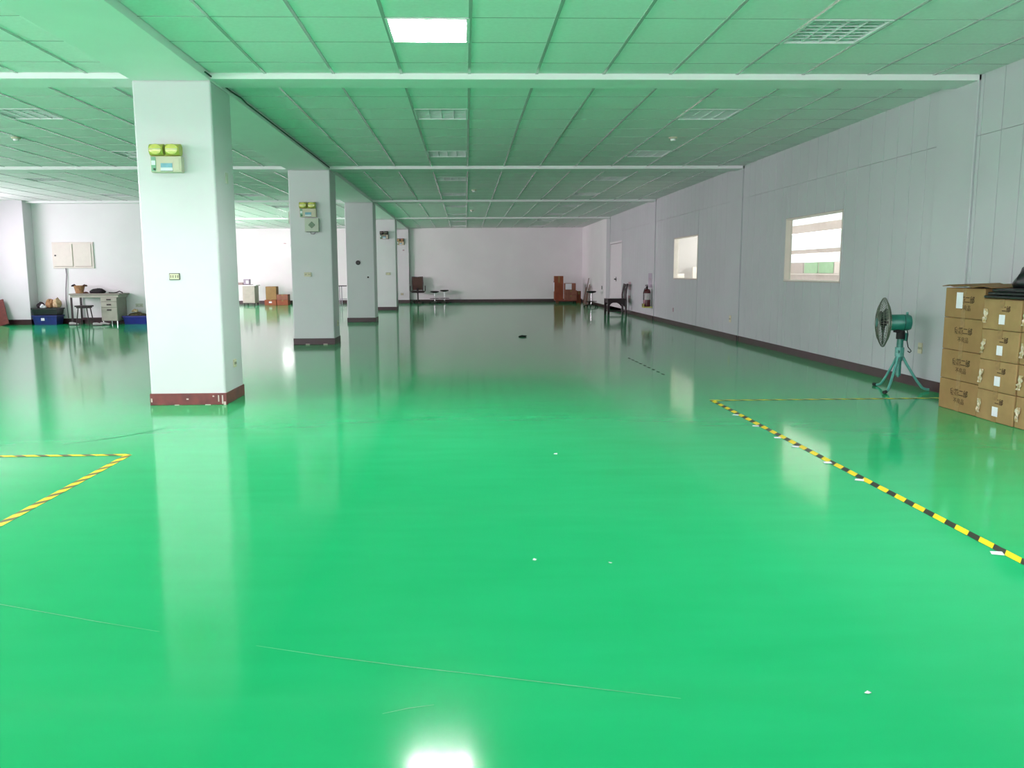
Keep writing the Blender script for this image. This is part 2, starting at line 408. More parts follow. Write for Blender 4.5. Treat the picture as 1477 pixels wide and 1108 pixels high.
# beams
for i, y in enumerate(ROWS):
    lab = ['plain white cross beam close to the windowed end wall', 'white cross beam meeting the column with the round-cornered emergency light and cream socket', 'white cross beam meeting the column that carries a square speaker', 'white cross beam meeting the column with the black round dial', 'white cross beam last before the far wall'][i]
    a = B(XL, CX0, y, y+BW, H-BD, 3.09); a.box(CX1, XR+.012, y, y+BW, H-BD, 3.09)
    tag(a.build('ceiling_beam', 'beam_paint', None, bevel=.004), lab, 'beam', kind='structure')
tag(B(CX0, CX1, YB, YF, H-BD-.012, 3.09).build('ceiling_beam', 'beam_paint', None, bevel=.004), 'long white beam running over the whole row of columns', 'beam', kind='structure')
tag(MB().tube([(CX1+.008, 7.2, H-.03), (CX1+.012, 8.0, H-.028), (CX1+.03, 8.25, H-.03), (CX1+.012, 8.5, H-.03), (CX1+.012, 13.5, H-.03)], .007, 6).build('ceiling_cable', 'mark_dark'), 'thin dark cable clipped along the long ceiling beam', 'cable')

# ceiling lights
def troffer(lit):
    t = thing('ceiling_light', '', 'light')
    f = MB(); g = .6
    f.box(.004, g-.004, .004, .026, -.006, .004); f.box(.004, g-.004, g-.026, g-.004, -.006, .004)
    f.box(.004, .026, .026, g-.026, -.006, .004); f.box(g-.026, g-.004, .026, g-.026, -.006, .004)
    f.build('frame', 'fixture_frame', t)
    r = MB(); r.box(.02, .03, .02, g-.02, .004, .1); r.box(g-.03, g-.02, .02, g-.02, .004, .1); r.box(.03, g-.03, .02, .03, .004, .1); r.box(.03, g-.03, g-.03, g-.02, .004, .1); r.box(.02, g-.02, .02, g-.02, .1, .105)
    r.build('reflector', 'reflector_lit' if lit else 'reflector', t)
    for i in range(4):
        x = .03+.54*(i+.5)/4
        MB().cyl((x, .04, .036), (x, g-.04, .036), .015, n=10).build('tube', 'tube_lit' if lit else 'tube_off', t, smooth=40)
    for i in range(1, 4):
        x = .03+.54*i/4; MB().prism([(x-.008, .022), (x+.008, .022), (x+.002, .002), (x-.002, .002)], 'y', .03, g-.03).build('louver_blade', 'reflector_lit' if lit else 'reflector', t)
    for j in range(1, 7):
        y = .03+.54*j/7; B(.03, g-.03, y-.0015, y+.0015, .003, .018).build('cross_louver', 'reflector_lit' if lit else 'reflector', t)
    return t
T_OFF, T_ON = troffer(False), troffer(True)
used = on_used = False
fixtures.sort(key=lambda f: f[1])
for x, y, k, zi in fixtures:
    u, v = project(x+.3, y+.3, H)
    lit = (2 < y < 6 and (abs(x+.549) < .01 and y > 4 or abs(x+5.1) < .01)) or (2 < y < 4 and abs(x-2.451) < .01)  # only the aisle light is seen lit; the others are added for brightness
    if not lit and (y < 4 or not (-60 < u < 1530)): continue
    if lit:
        if not on_used: T_ON.location = (x, y, H); on_used = True; c = T_ON
        else: c = copy_tree(T_ON, None, (x, y, H))
        end = 'close to the beam of the thick column' if y > 4 else 'farther from the beam of the thick column'
        tag(c, 'glowing square ceiling light %s, %s' % ('over the bare aisle' if abs(x+.549) < .01 else ('added unseen left of the columns' if x < 0 else 'added unseen towards the cartons'), end), 'light', 'lit square ceiling lights'); continue
    row = 'over the aisle' if abs(x+.549) < .01 else ('along the panelled wall' if zi == 0 else ('added unseen left of the columns' if x > -6 else 'by the window wall'))
    bayn = ['', 'above the fan and cartons', 'just past the thick column', 'just past the speaker column', 'just past the dial column', 'in the last bay'][k]
    an = bay_edges(k)[2]
    lab = 'unlit square ceiling light %s, %s%s' % (row, bayn, '' if k == 1 else (', first of two' if abs(y-an) < .1 else ', second of two'))
    if not used: T_OFF.location = (x, y, H); tag(T_OFF, lab, 'light', 'recessed square ceiling lights '+row); used = True
    else: c = copy_tree(T_OFF, None, (x, y, H)); tag(c, lab, 'light', 'recessed square ceiling lights '+row)
# detectors
def detector(x, y, label, dark=False):
    t = thing('smoke_detector', label, 'detector', (x, y, H-.002), group='ceiling detectors')
    MB().lathe([(.055, 0), (.055, -.012), (.045, -.02)], n=16).build('base', 'socket_dark' if dark else 'cream_plastic', t, smooth=40)
    MB().lathe([(.036, -.02), (.032, -.045), (.015, -.05)], n=16).build('sensor_head', 'socket_dark' if dark else 'paint_white', t, smooth=40)
for x, y, l, d in [(2.75, 10.73, 'round cream smoke detector between the unlit lights along the panelled wall', 0), (.2, 17.4, 'small white detector beyond the cross beam of the speaker column', 0), (.2, 23.0, 'small white detector beyond the cross beam of the dial column', 0),
                   (-5.75, 10.72, 'small cream detector on the ceiling left of the columns', 0), (-6.6, 23.2, 'black ceiling detector in the far left bay', 1)]: detector(x, y, l, d)

# ------------------------------------------------------------------ walls
# right wall: core with openings, separate boards on its face, pilasters
W1 = (9.912, 11.675, 1.062, 1.944); W2 = (16.122, 17.96, 1.045, 1.93); DOOR = (24.02, 25.95, 0, 2.075)
wr = holed(MB(), 'x', XR+.012, XR+.085, YB, YF, 0, 3.09, [W1, W2, DOOR]).build('wall_right', 'wall_core'); tag(wr, 'white boarded partition wall with two windows and a door', 'wall', kind='structure')
YEND = 26.1
pil = [(ROWS[i], ROWS[i]+.6) for i in range(5)]
edges = []
y = 8.165
ys = [y+.2835*i for i in range(-47, 64)]
for a, b in zip(ys, ys[1:]):
    segs = [(a, b)]
    for p0, p1 in pil + [(DOOR[0]-.06, DOOR[1]+.06)]:
        nx = []
        for s0, s1 in segs:
            if s1 <= p0 or s0 >= p1: nx.append((s0, s1)); continue
            if s0 < p0: nx.append((s0, p0))
            if s1 > p1: nx.append((p1, s1))
        segs = nx
    edges += [s for s in segs if s[1]-s[0] > .03]
door_over = [(DOOR[0]-.06, DOOR[1]+.06)]
def board(a, b, z0, z1, nm='wall_board'):
    g = .0035
    m = MB(); x0, x1 = XR, XR+.012
    # chamfered long edges
    m.prism([(a+g, x1), (b-g, x1), (b-g, x0+.003), (b-g-.003, x0), (a+g+.003, x0), (a+g, x0+.003)], 'z', z0, z1)
    m.v = [(q, p, r) for p, q, r in m.v]
    m.build(nm, 'panel_paint', wr)
for a, b in edges:
    a2, b2 = max(a, YB), min(b, YEND)
    if b2-a2 < .03 or b2 < -1: continue
    for wy0, wy1, wz0, wz1 in (W1, W2):
        if a2 < wy1 and b2 > wy0:
            if a2 < wy0-.03: board(a2, wy0, .0, 2.412)
            if b2 > wy1+.03: board(wy1, b2, .0, 2.412)
            c0, c1 = max(a2, wy0), min(b2, wy1); board(c0, c1, .0, wz0); board(c0, c1, wz1, 2.412); break
    else: board(a2, b2, .0, 2.412)
    board(a2, b2, 2.416, H+.02)
for p0, p1 in pil: B(XR-.02, XR+.012, p0, p1, 0, H+.05).build('pilaster', 'panel_paint', wr, bevel=.006)
B(XR, XR+.012, DOOR[0]-.06, DOOR[1]+.06, DOOR[3]+.06, H+.02).build('wall_board', 'panel_paint', wr)
B(XR, XR+.012, YEND, YF, 0, H+.02).build('plaster_panel', 'paint_white', wr)
B(XR, XR+.012, YB, -1, 0, H+.02).build('plaster_panel', 'paint_white', wr)
# skirting on the right: pieces between pilasters, proud at pilasters
sk = MB(); prev = YB
for p0, p1 in pil:
    sk.box(XR-.012, XR, prev, p0, 0, .098); sk.box(XR-.034, XR-.02, p0-.012, p1+.012, 0, .102); prev = p1
sk.box(XR-.012, XR, prev, DOOR[0]-.06, 0, .098); sk.box(XR-.012, XR, DOOR[1]+.06, YF, 0, .098)
tag(sk.build('baseboard_right', 'skirting'), 'dark maroon skirting along the panelled wall', 'skirting', kind='structure')

def pane_window(name, Wn, label):
    y0, y1, z0, z1 = Wn; f = MB()
    for b in ((y0-.004, y1+.004, z0-.008, z0+.012), (y0-.004, y1+.004, z1-.012, z1+.006), (y0-.004, y0+.016, z0, z1), (y1-.016, y1+.004, z0, z1)):
        f.box(XR-.004, XR+.089, b[0], b[1], b[2], b[3])
    o = f.build(name, 'frame_cream'); tag(o, label, 'window', kind='structure')
    B(XR+.06, XR+.066, y0+.012, y1-.012, z0+.012, z1-.012).build('pane', 'glass', o)
    m = MB(); m.box(XR-.007, XR+.0, y0-.012, y1+.012, z0-.014, z0-.008); m.box(XR-.007, XR+.0, y0-.012, y1+.012, z1+.006, z1+.011)
    m.build('edge_trim', 'frame_brown', o)
pane_window('window_1', W1, 'bare interior window in the panelled wall looking into a bright room')
pane_window('window_2', W2, 'interior window in the panelled wall showing a cream wall behind')
# door
d = thing('door_1', 'closed pale double door with black handle in the boarded wall', 'door', (0, 0, 0), kind='structure')
y0, y1, _, z1 = DOOR
fr = MB(); fr.box(XR-.008, XR+.09, y0-.06, y0, 0, z1+.06); fr.box(XR-.008, XR+.09, y1, y1+.06, 0, z1+.06); fr.box(XR-.008, XR+.09, y0, y1, z1, z1+.06); fr.build('door_frame', 'door_paint', d, bevel=.003)
ym = (y0+y1)/2
for a, b in ((y0+.006, ym-.003), (ym+.003, y1-.006)):
    lf = B(XR+.012, XR+.055, a, b, .012, z1-.01).build('door_leaf', 'door_paint', d, bevel=.003)
    if b < ym+.01:
        h = MB(); h.cyl((XR+.012, ym-.08, .97), (XR-.05, ym-.08, .97), .018, n=10); h.cyl((XR-.045, ym-.085, .97), (XR-.045, ym-.22, .97), .014, n=10); h.box(XR+.004, XR+.012, ym-.11, ym-.05, .9, 1.04)
        h.build('handle', 'black_rubber', lf, smooth=40)
B(XR+.06, XR+.08, y0, y1, 0, z1).build('backing', 'gap_dark', d)
# far wall and recess, left, rear walls
tag(B(XL-.2, XR+.2, YF, YF+.2, 0, 3.09).build('wall_far', 'paint_white'), 'plain white wall at the far end of the hall', 'wall', kind='structure')
tag(B(XL, XP, YP, YP+.14, 0, 3.09).build('wall_recess', 'paint_white'), 'white partition wall with the electrical panel', 'wall', kind='structure')
tag(holed(MB(), 'x', XL-.2, XL, YB, YF, 0, 3.09, [(a, b, WZ0, WZ1) for a, b in LEFT_WIN+FAR_WIN]).build('wall_left', 'paint_white'), 'white outer wall with a row of windows', 'wall', kind='structure')
tag(holed(MB(), 'y', YB-.2, YB, XL-.2, XR+.2, 0, 3.09, [(a, b, WZ0, WZ1) for a, b in BACK_WIN]).build('wall_rear', 'paint_white'), 'white end wall with windows, opposite the plain far wall', 'wall', kind='structure')
pier = B(XL, -10.5, 19.6, YP, 0, 3.09).build('wall_pier', 'column_paint', bevel=.01); tag(pier, 'brightly lit white pier at the window end of the recess', 'wall', kind='structure')
n = 3
for i, (a, b) in enumerate(LEFT_WIN+FAR_WIN):
    f = MB(); f.box(XL-.1, XL-.02, a, a+.05, WZ0, WZ1); f.box(XL-.1, XL-.02, b-.05, b, WZ0, WZ1); f.box(XL-.1, XL-.02, a, b, WZ0, WZ0+.05); f.box(XL-.1, XL-.02, a, b, WZ1-.05, WZ1); f.box(XL-.09, XL-.03, (a+b)/2-.03, (a+b)/2+.03, WZ0, WZ1)
    tag(f.build('window_%d' % n, 'frame_cream'), 'daylight window in the outer wall on the left', 'window', kind='structure'); n += 1
for i, (a, b) in enumerate(BACK_WIN):
    f = MB(); f.box(a, a+.05, YB-.1, YB-.02, WZ0, WZ1); f.box(b-.05, b, YB-.1, YB-.02, WZ0, WZ1); f.box(a, b, YB-.1, YB-.02, WZ0, WZ0+.05); f.box(a, b, YB-.1, YB-.02, WZ1-.05, WZ1); f.box((a+b)/2-.03, (a+b)/2+.03, YB-.09, YB-.03, WZ0, WZ1)
    tag(f.build('window_%d' % n, 'frame_cream'), 'daylight window in the end wall opposite the plain far wall', 'window', kind='structure'); n += 1
# skirtings and cornice
s = B(XP, CX0, YF-.012, YF, 0, .13); s.box(CX1, XR-.012, YF-.012, YF, 0, .13); s.box(XL, XP, YF-.012, YF, 0, .13)
tag(s.build('baseboard_far', 'skirting'), 'dark maroon skirting along the far wall', 'skirting', kind='structure')
s = B(-10.5, XP, YP-.012, YP, 0, .13); s.box(-10.5, -10.488, 19.588, YP-.012, 0, .13); s.box(XL, -10.5, 19.588, 19.6, 0, .13); s.box(XP, XP+.012, YP-.012, YP+.14, 0, .13)
tag(s.build('baseboard_recess', 'skirting'), 'dark maroon skirting of the recess wall and pier', 'skirting', kind='structure')
tag(B(-10.5, XP, YP-.02, YP, H-.06, H-.004).build('trim_1', 'paint_white'), 'white cornice strip on top of the recess wall', 'trim', kind='structure')

# ------------------------------------------------------------------ the bright room beyond the windows
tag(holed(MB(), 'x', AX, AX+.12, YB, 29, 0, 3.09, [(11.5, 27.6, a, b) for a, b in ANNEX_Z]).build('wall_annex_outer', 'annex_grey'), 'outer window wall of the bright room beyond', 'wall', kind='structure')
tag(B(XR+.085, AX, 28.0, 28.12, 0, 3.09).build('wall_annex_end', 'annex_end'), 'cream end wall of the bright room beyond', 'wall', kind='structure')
tag(B(XR+.085, AX, 7.6, 7.72, 0, 3.09).build('wall_annex_near', 'annex_wall'), 'near wall of the bright room beyond', 'wall', kind='structure')
tag(B(XR+.085, AX, 7.72, 28, H, H+.05).build('ceiling_annex', 'annex_wall'), 'ceiling of the bright room beyond', 'ceiling', kind='structure')
tag(B(XR+.085, AX, 7.72, 28, 0, .004).build('floor_annex', 'annex_floor'), 'pale floor of the bright room beyond', 'floor', kind='structure')
wa = B(AX-.03, AX, 11.5, 27.6, 1.085, 1.12).build('window_%d' % n, 'annex_wall'); tag(wa, 'long outer window of the bright room beyond with green lower panels', 'window', kind='structure')
yy = 11.6; i = 0
seq = ['annex_grey', 'annex_wall', 'annex_green', 'annex_green']
while yy < 27.4:
    B(AX-.022, AX-.002, yy, yy+.86, 1.13, 1.425).build('lower_panel', seq[i % 4], wa); yy += .95; i += 1
sh = thing('storage_cabinet', 'pale cabinet by the cream wall seen through the far interior window', 'cabinet', (7.35, 27.75, 0))
B(-.22, .22, -.2, .2, .004, 1.12).build('body', 'annex_wall', sh, bevel=.01)
for k in range(3): B(-.2, .2, -.215, -.2, .08+.34*k, .38+.34*k).build('drawer', 'frame_cream', sh)
ch = thing('office_chair', 'pale swivel chair seen through the far interior window', 'chair', (8.05, 27.3, .004))
MB().lathe([(.03, .1), (.03, .48)], n=10).build('post', 'frame_cream', ch)
for k in range(5): a = k*2*PI/5; MB().tube([(0, 0, .12), (math.cos(a)*.28, math.sin(a)*.28, .03)], .025, 6).build('base_leg', 'frame_cream', ch)
B(-.24, .24, -.22, .22, .48, .55).build('seat', 'frame_cream', ch, bevel=.02); B(-.22, .22, .2, .25, .75, 1.35).build('backrest', 'frame_cream', ch, bevel=.02); B(-.03, .03, .2, .24, .5, .76).build('back_bar', 'frame_brown', ch)

# ------------------------------------------------------------------ columns
COLLAB = ['thick white column with maroon foot nearest the yellow-taped floor corner, yellow emergency light', 'white column carrying an emergency light above a square speaker', 'white column with a round black dial', 'white column with emergency light standing before the last bay', 'white half column against the far wall beside the brown office chair']
for k in range(5):
    y = 7.366+6.196*k
    d1 = y+CD if k < 4 else YF
    if k == 4: y = 31.95
    c = B(CX0, CX1, y, d1, 0, H-BD-.01).build('column', 'column_paint', bevel=.018, seg=3); tag(c, COLLAB[k], 'column', kind='structure')
    g = .008; hb = .109 if k < 4 else .13
    r = MB(); r.box(CX0-g, CX1+g, y-g, y+.01, 0, hb); r.box(CX0-g, CX1+g, d1-.01, d1+(g if k < 4 else 0), 0, hb); r.box(CX0-g, CX0+.01, y, d1, 0, hb); r.box(CX1-.01, CX1+g, y, d1, 0, hb)
    r.build('skirting', 'skirting_worn' if k == 0 else 'skirting', c, bevel=.004)
    if k == 0:
        for x0, z0, ww, hh in [(-2.914, .03, .012, .035), (-2.59, .05, .02, .012), (-2.30, .03, .01, .06), (-2.265, .01, .012, .08), (-2.35, .075, .016, .012), (-2.42, .0, .05, .006), (-2.7, .0, .04, .005), (-2.25, .0, .02, .03)]:
            B(x0, x0+ww, y-g-.0015, y-g+.001, z0, z0+hh).build('paint_chip', 'chip', c)
    if k == 1:
        for x0 in (-2.72, -2.42): B(x0, x0+.07, y-g-.0015, y-g+.001, .004, .016).build('paint_chip', 'chip', c)

# emergency lights
def emergency():
    t = thing('emergency_light', '', 'light')
    bd = B(-.136, .136, -.075, 0, 0, .14).build('body', 'cream_plastic', t, bevel=.008)
    p = B(-.128, -.088, -.078, -.074, .008, .132).build('test_panel', 'green_panel', t)
    B(-.125, -.091, -.081, -.077, .062, .1).build('indicator_plate', 'paper', p)
    MB().cyl((-.1, -.076, .026), (-.1, -.088, .026), .009, n=10).build('test_button', 'dark_green', p, smooth=40)
    l = B(-.045, .055, -.079, -.074, .014, .078).build('name_plate', 'blue_print', t)
    B(-.047, .057, -.081, -.078, .012, .04).build('name_strip', 'paper', l); B(-.049, .059, -.0795, -.0775, .008, .012).build('strip_edge', 'dark_green', l)
    B(.075, .118, -.079, -.074, .015, .125).build('cover_rib', 'cream_plastic', t, bevel=.004)
    B(-.06, .06, -.05, -.02, .138, .16).build('bracket', 'lamp_cup', t)
    for sx, tw in ((-.078, -.35), (.065, .1)):
        hd = MB(); hd.cyl((sx-.06, -.045, .195), (sx+.06, -.045, .195), .052, n=16)
        h = hd.build('lamp_head', 'lamp_cup', t, smooth=40)
        ln = MB(); ln.lathe([(.045, -.062), (.047, -.09), (.043, -.105), (.02, -.112)], (sx, 0, .195), 20, 'y', sx=1.22); ln.build('lens', 'yellow_lens', h, smooth=50)
        B(sx-.05, sx+.05, -.116, -.1, .192, .198).build('lens_bar', 'cream_plastic', h)
    return t
E0 = emergency()
for i, (x, y, z, lab) in enumerate([(-2.630, 7.366, 2.095, 'twin-head yellow emergency light on the thick column nearest the taped corner'), (-2.595, 13.562, 2.125, 'twin-head yellow emergency light above the square speaker'),
                      (-2.585, 25.954, 2.275, 'small twin-head emergency light on the last free-standing column'), (-2.545, 31.95, 2.29, 'small twin-head emergency light on the half column by the far wall')]):
    o = E0 if i == 0 else copy_tree(E0); o.location = (x, y, z); tag(o, lab, 'light', 'emergency lights on the columns')
    if i >= 2:
        mm = {'lamp_head': ('chair_frame', 'brown_cloth')[i-2], 'lens': ('handle_dark', 'tan_cloth')[i-2], 'body': ('plank_grey', 'cream_cloth')[i-2]}
        for pt in o.children_recursive:
            kk = pt.name.split('.')[0]
            if kk in mm: pt.material_slots[0].link = 'OBJECT'; pt.material_slots[0].material = MATS[mm[kk]]
# speakers
t = thing('wall_speaker', 'square cream speaker below the emergency light on the column', 'speaker', (-2.54, 13.562, 1.885))
B(-.116, .116, -.07, 0, 0, .225).build('case', 'speaker_cream', t, bevel=.008)
MB().prism([(.0, .055), (.058, .112), (.0, .17), (-.058, .112)], 'y', -.078, -.068).build('grille', 'speaker_net', t, bevel=.01)
B(-.09, .1, -.072, -.06, -.004, .004).build('lower_lip', 'dark_green', t)
MB().tube([(-.03, -.03, 0), (-.02, -.035, -.03), (.03, -.035, -.035), (.05, -.03, -.01)], .006, 6).build('cable_loop', 'cable', t, smooth=40)
t = thing('wall_speaker', 'cream speaker box on the hidden flank of the speaker column', 'speaker', (CX0, 13.8, 2.03))
B(-.045, 0, -.1, .1, 0, .2).build('case', 'speaker_cream', t, bevel=.006); B(-.05, -.044, -.08, .08, .02, .18).build('grille', 'speaker_net', t)
# sockets and plates
def socket(loc, rz, label, wd=.12, ht=.075, dark=True, m='socket_cream', slots=2, grp='sockets and plates'):
    t = thing('wall_socket', label, 'socket', loc, rz)
    B(-wd/2, wd/2, -.012, 0, -ht/2, ht/2).build('plate', m, t, bevel=.003)
    if dark: B(-wd/2-.005, wd/2+.005, -.006, 0, -ht/2-.005, ht/2+.005).build('back_box', 'socket_dark', t)
    for i in range(slots):
        x = (i-(slots-1)/2)*wd/max(slots, 1)
        s = MB(); s.box(x-.012, x-.007, -.0135, -.011, -.012, .012); s.box(x+.007, x+.012, -.0135, -.011, -.012, .012); s.build('slot', 'socket_dark', t)
socket((-2.636, 7.366, 1.181), 0, 'cream socket plate with dark rim below the near emergency light', .085, .05)
socket((CX1, 7.70, 2.09), PI/2, 'small blank plate high on the flank of the near column', .06, .10, False, 'speaker_cream', 0)
socket((CX1, 7.68, .352), PI/2, 'low cream socket on the flank of the near column', .075, .075, False)
socket((-2.644, 13.56, 1.184), 0, 'cream socket plate below the square speaker', .12, .07, False)
socket((CX1, 13.92, .344), PI/2, 'low dark-slotted socket on the flank of the speaker column', .07, .1, False, 'socket_cream', 1)
socket((-2.386, 19.757, 1.099), 0, 'tiny dark switch below the round dial', .04, .04, False, 'socket_dark', 0)
socket((-2.486, 25.95, 1.173), 0, 'socket plate on the last free-standing column', .14, .07, True)
socket((-2.53, 31.95, .36), 0, 'low socket plate on the half column', .1, .07, True)
socket((-2.44, 31.95, 2.087), 0, 'small plate below the emergency light on the half column', .07, .05, False, 'lilac_plate', 0)
socket((-8.06, YP, .44), 0, 'double socket plate on the recess wall beside the desk', .18, .09, False, 'speaker_cream')
socket((XR-.02, 13.93, .366), -PI/2, 'low dark-slotted socket on the boarded wall', .08, .12, False, 'socket_cream', 2)
socket((XR, 7.72-.03+.35, .404), -PI/2, 'low socket beside the stacked cartons', .07, .11, False)
socket((XR, 22.75, .80), -PI/2, 'upper lilac wall plate behind the dark chair', .32, .22, False, 'lilac_plate', 0)
socket((XR, 22.75, .42), -PI/2, 'lower lilac wall plate behind the dark chair', .3, .2, False, 'lilac_plate', 0)
socket((XR, 27.4, .66), -PI/2, 'small dark switch on the plaster by the swivel stool', .12, .12, False, 'socket_dark', 0)
socket((XR, 17.9, .34), -PI/2, 'small low switch under the far interior window', .06, .09, False, 'lilac_plate', 0)
t = thing('wall_dial', 'small round black dial on the plain column', 'dial', (-2.622, 19.757, 1.453))
MB().lathe([(.055, 0), (.055, -.02), (.045, -.028)], n=20, axis='y').build('rim', 'black_rubber', t, smooth=40)
MB().lathe([(.04, -.028), (.038, -.031)], n=20, axis='y').build('face', 'handle_dark', t, smooth=40)

# ------------------------------------------------------------------ floor tapes and scraps
def tape(name, x0, x1, y0, y1, m, label):
    L = max(x1-x0, y1-y0); wd = min(x1-x0, y1-y0)
    k = MB(); n = int(L/.3)+1
    for i in range(n+1):
        v = L*i/n; k.v += [(-wd/2, v, .0015), (wd/2, v, .0015)]
    k.f = [(2*i, 2*i+1, 2*i+3, 2*i+2) for i in range(n)]
    o = k.build(name, m); 
    if y1-y0 > x1-x0: o.location = ((x0+x1)/2, y0, 0)
    else: o.location = (x1, (y0+y1)/2, .0006); o.rotation_euler = (0, 0, PI/2)
    return tag(o, label, 'tape')
tape('floor_tape', 2.278, 2.328, 1.0, 7.31, 'hazard_tape', 'yellow and black hazard tape running along the floor beside the cartons')
tape('floor_tape', 2.28, 4.5, 7.285, 7.333, 'hazard_tape_old', 'thin yellow hazard tape running across to the skirting behind the cartons')
tape('floor_tape', -2.30, -2.25, 1.2, 5.31, 'hazard_tape_old', 'yellow striped tape running along the floor before the thick column')
tape('floor_tape', -6.6, -2.27, 5.285, 5.335, 'hazard_tape_old', 'yellow striped tape running across the floor left of the thick column')
sc = MB(); sc.v = [(-.035, -.02, .002), (.03, -.03, .001), (.04, .02, .004), (-.02, .03, .002), (-.035, -.02, .001), (.03, -.03, 0), (.04, .02, .003), (-.02, .03, .001)]
sc.f = [(0, 1, 2, 3), (7, 6, 5, 4), (0, 4, 5, 1), (1, 5, 6, 2), (2, 6, 7, 3), (3, 7, 4, 0)]
sm = sc.mesh('paper_scrap', 'paper')
for i, (x, y) in enumerate([(2.255, 3.204), (2.262, 4.416), (2.268, 4.838), (2.256, 5.302), (2.25, 5.603), (2.252, 6.049), (2.26, 6.536)]):
    o = bpy.data.objects.new('paper_scrap', sm); o.location = (x, y, .002); o.scale = (.75, .75, 1); o.rotation_euler = (0, 0, random.uniform(-.4, .4)); col.objects.link(o)
    tag(o, 'small white paper scrap stuck beside the hazard tape by the cartons', 'paper', 'scraps along the hazard tape')
for i, (x, y, s_, lab) in enumerate([(.588, 5.18, .35, 1), (.28, 3.22, .25, 1), (.592, 3.17, .18, 1), (1.144, 2.113, .25, 1)]):
    o = bpy.data.objects.new('paper_scrap', sm); o.location = (x, y, .001); o.scale = (s_, s_, 1); o.rotation_euler = (0, 0, i*1.3); col.objects.link(o)
    tag(o, 'tiny pale crumb of litter on the open green floor', 'litter', 'crumbs on the open floor')
tag(MB().blob((1.062, 14.87, .012), (.07, .04, .02), .3, 4, 10, 6).build('cloth_scrap', 'black_cloth', smooth=60), 'small dark rag lying on the open floor in the middle of the hall', 'rag')

# ------------------------------------------------------------------ cartons by the panelled wall
def text_mesh(body, size, m, name='print', bold=False):
    cu = bpy.data.curves.new(name, 'FONT'); cu.body = body; cu.size = size; cu.align_x = 'CENTER'; cu.align_y = 'CENTER'; cu.extrude = .0004
    if bold: cu.offset = .0012
    ob = bpy.data.objects.new(name, cu); col.objects.link(ob); bpy.context.view_layer.update()
    me = bpy.data.meshes.new_from_object(ob.evaluated_get(bpy.context.evaluated_depsgraph_get()))
    col.objects.unlink(ob); bpy.data.objects.remove(ob)
    me.materials.clear(); me.materials.append(MATS[m]); return me
TXT1 = text_mesh('良鐵二部', .062, 'ink', bold=True); TXT2 = text_mesh('不良品', .05, 'ink'); TXT3 = text_mesh('二部', .05, 'ink', bold=True)
def put_text(me, parent, x, y, z):        # printed on a face that looks towards -X
    o = bpy.data.objects.new('print', me); o.parent = parent; o.location = (x, y, z)
    o.rotation_euler = Matrix(((0, 0, -1), (-1, 0, 0), (0, 1, 0))).to_euler(); col.objects.link(o)
def carton(loc, sx, sy, sz, label, m='carton', group=None, text=None, lab=None, film=False, strap=True, open_top=False, rz=0, front='x'):
    t = thing('carton', label, 'box', loc, rz, group)
    B(-sx/2, sx/2, -sy/2, sy/2, .001, sz-.001).build('box_body', m, t, bevel=.006)
    if strap:
        s = MB()
        if front == 'x': s.box(-sx/2-.0012, sx/2, -.03, .03, sz-.002, sz+.0002); s.box(-sx/2-.0014, -sx/2+.001, -.03, .03, sz*.72, sz); s.box(-sx/2-.0014, -sx/2+.001, -.03, .03, 0.001, sz*.28)
        else: s.box(-.03, .03, -sy/2-.0014, -sy/2+.001, sz*.72, sz); s.box(-.03, .03, -sy/2-.0012, sy/2, sz-.002, sz+.0002)
        s.build('tape_strip', 'packing_tape', t)
    if text: text(t, sx, sy, sz)
    if lab:
        y, z, a, b = lab
        if front == 'x': B(-sx/2-.003, -sx/2, y-a/2, y+a/2, z-b/2, z+b/2).build('paper_label', 'paper', t)
        else: B(y-a/2, y+a/2, -sy/2-.003, -sy/2, z-b/2, z+b/2).build('paper_label', 'paper', t)
    if film:
        k = MB(); nn = 7
        for i in range(nn):
            for j in range(3):
                wv = .02*(.4+abs(math.sin(i*1.3+sz*9)))
                k.v.append((-sx/2-.003-.012*random.random(), sy/2-.03+wv*(j-1)+.012*random.random()-.003*i, .05+(sz-.13)*i/(nn-1)))
        for i in range(nn-1):
            for j in range(2): k.f.append((i*3+j, i*3+j+1, (i+1)*3+j+1, (i+1)*3+j))
        o = k.build('loose_film', 'clear_film', t); sd = o.modifiers.new('thick', 'SOLIDIFY'); sd.thickness = .002
    return t
def both(t, sx, sy, sz):
    put_text(TXT1, t, -sx/2-.0008, -.015, sz*.60); put_text(TXT2, t, -sx/2-.0008, -.02, sz*.33)
def upper(t, sx, sy, sz): put_text(TXT3, t, -sx/2-.0008, -.05, sz*.68)
GA = 'cartons stacked along the panelled wall'
ordn = ['bottom', 'second from the floor', 'third from the floor', 'topmost']
z = 0
for i, hh in enumerate((.263, .255, .275, .255)):
    l = 'brown carton with two printed rows, %s in the stack beside the fan' % ordn[i]
    if i == 3: l = 'topmost brown carton with loose flaps and a white label in the stack beside the fan'
    carton((4.2+.235, 6.61, z), .47, .53, hh, l, 'carton', GA, both, (.06, .15, .085, .135) if i == 3 else None); z += hh+.001
ztop = z
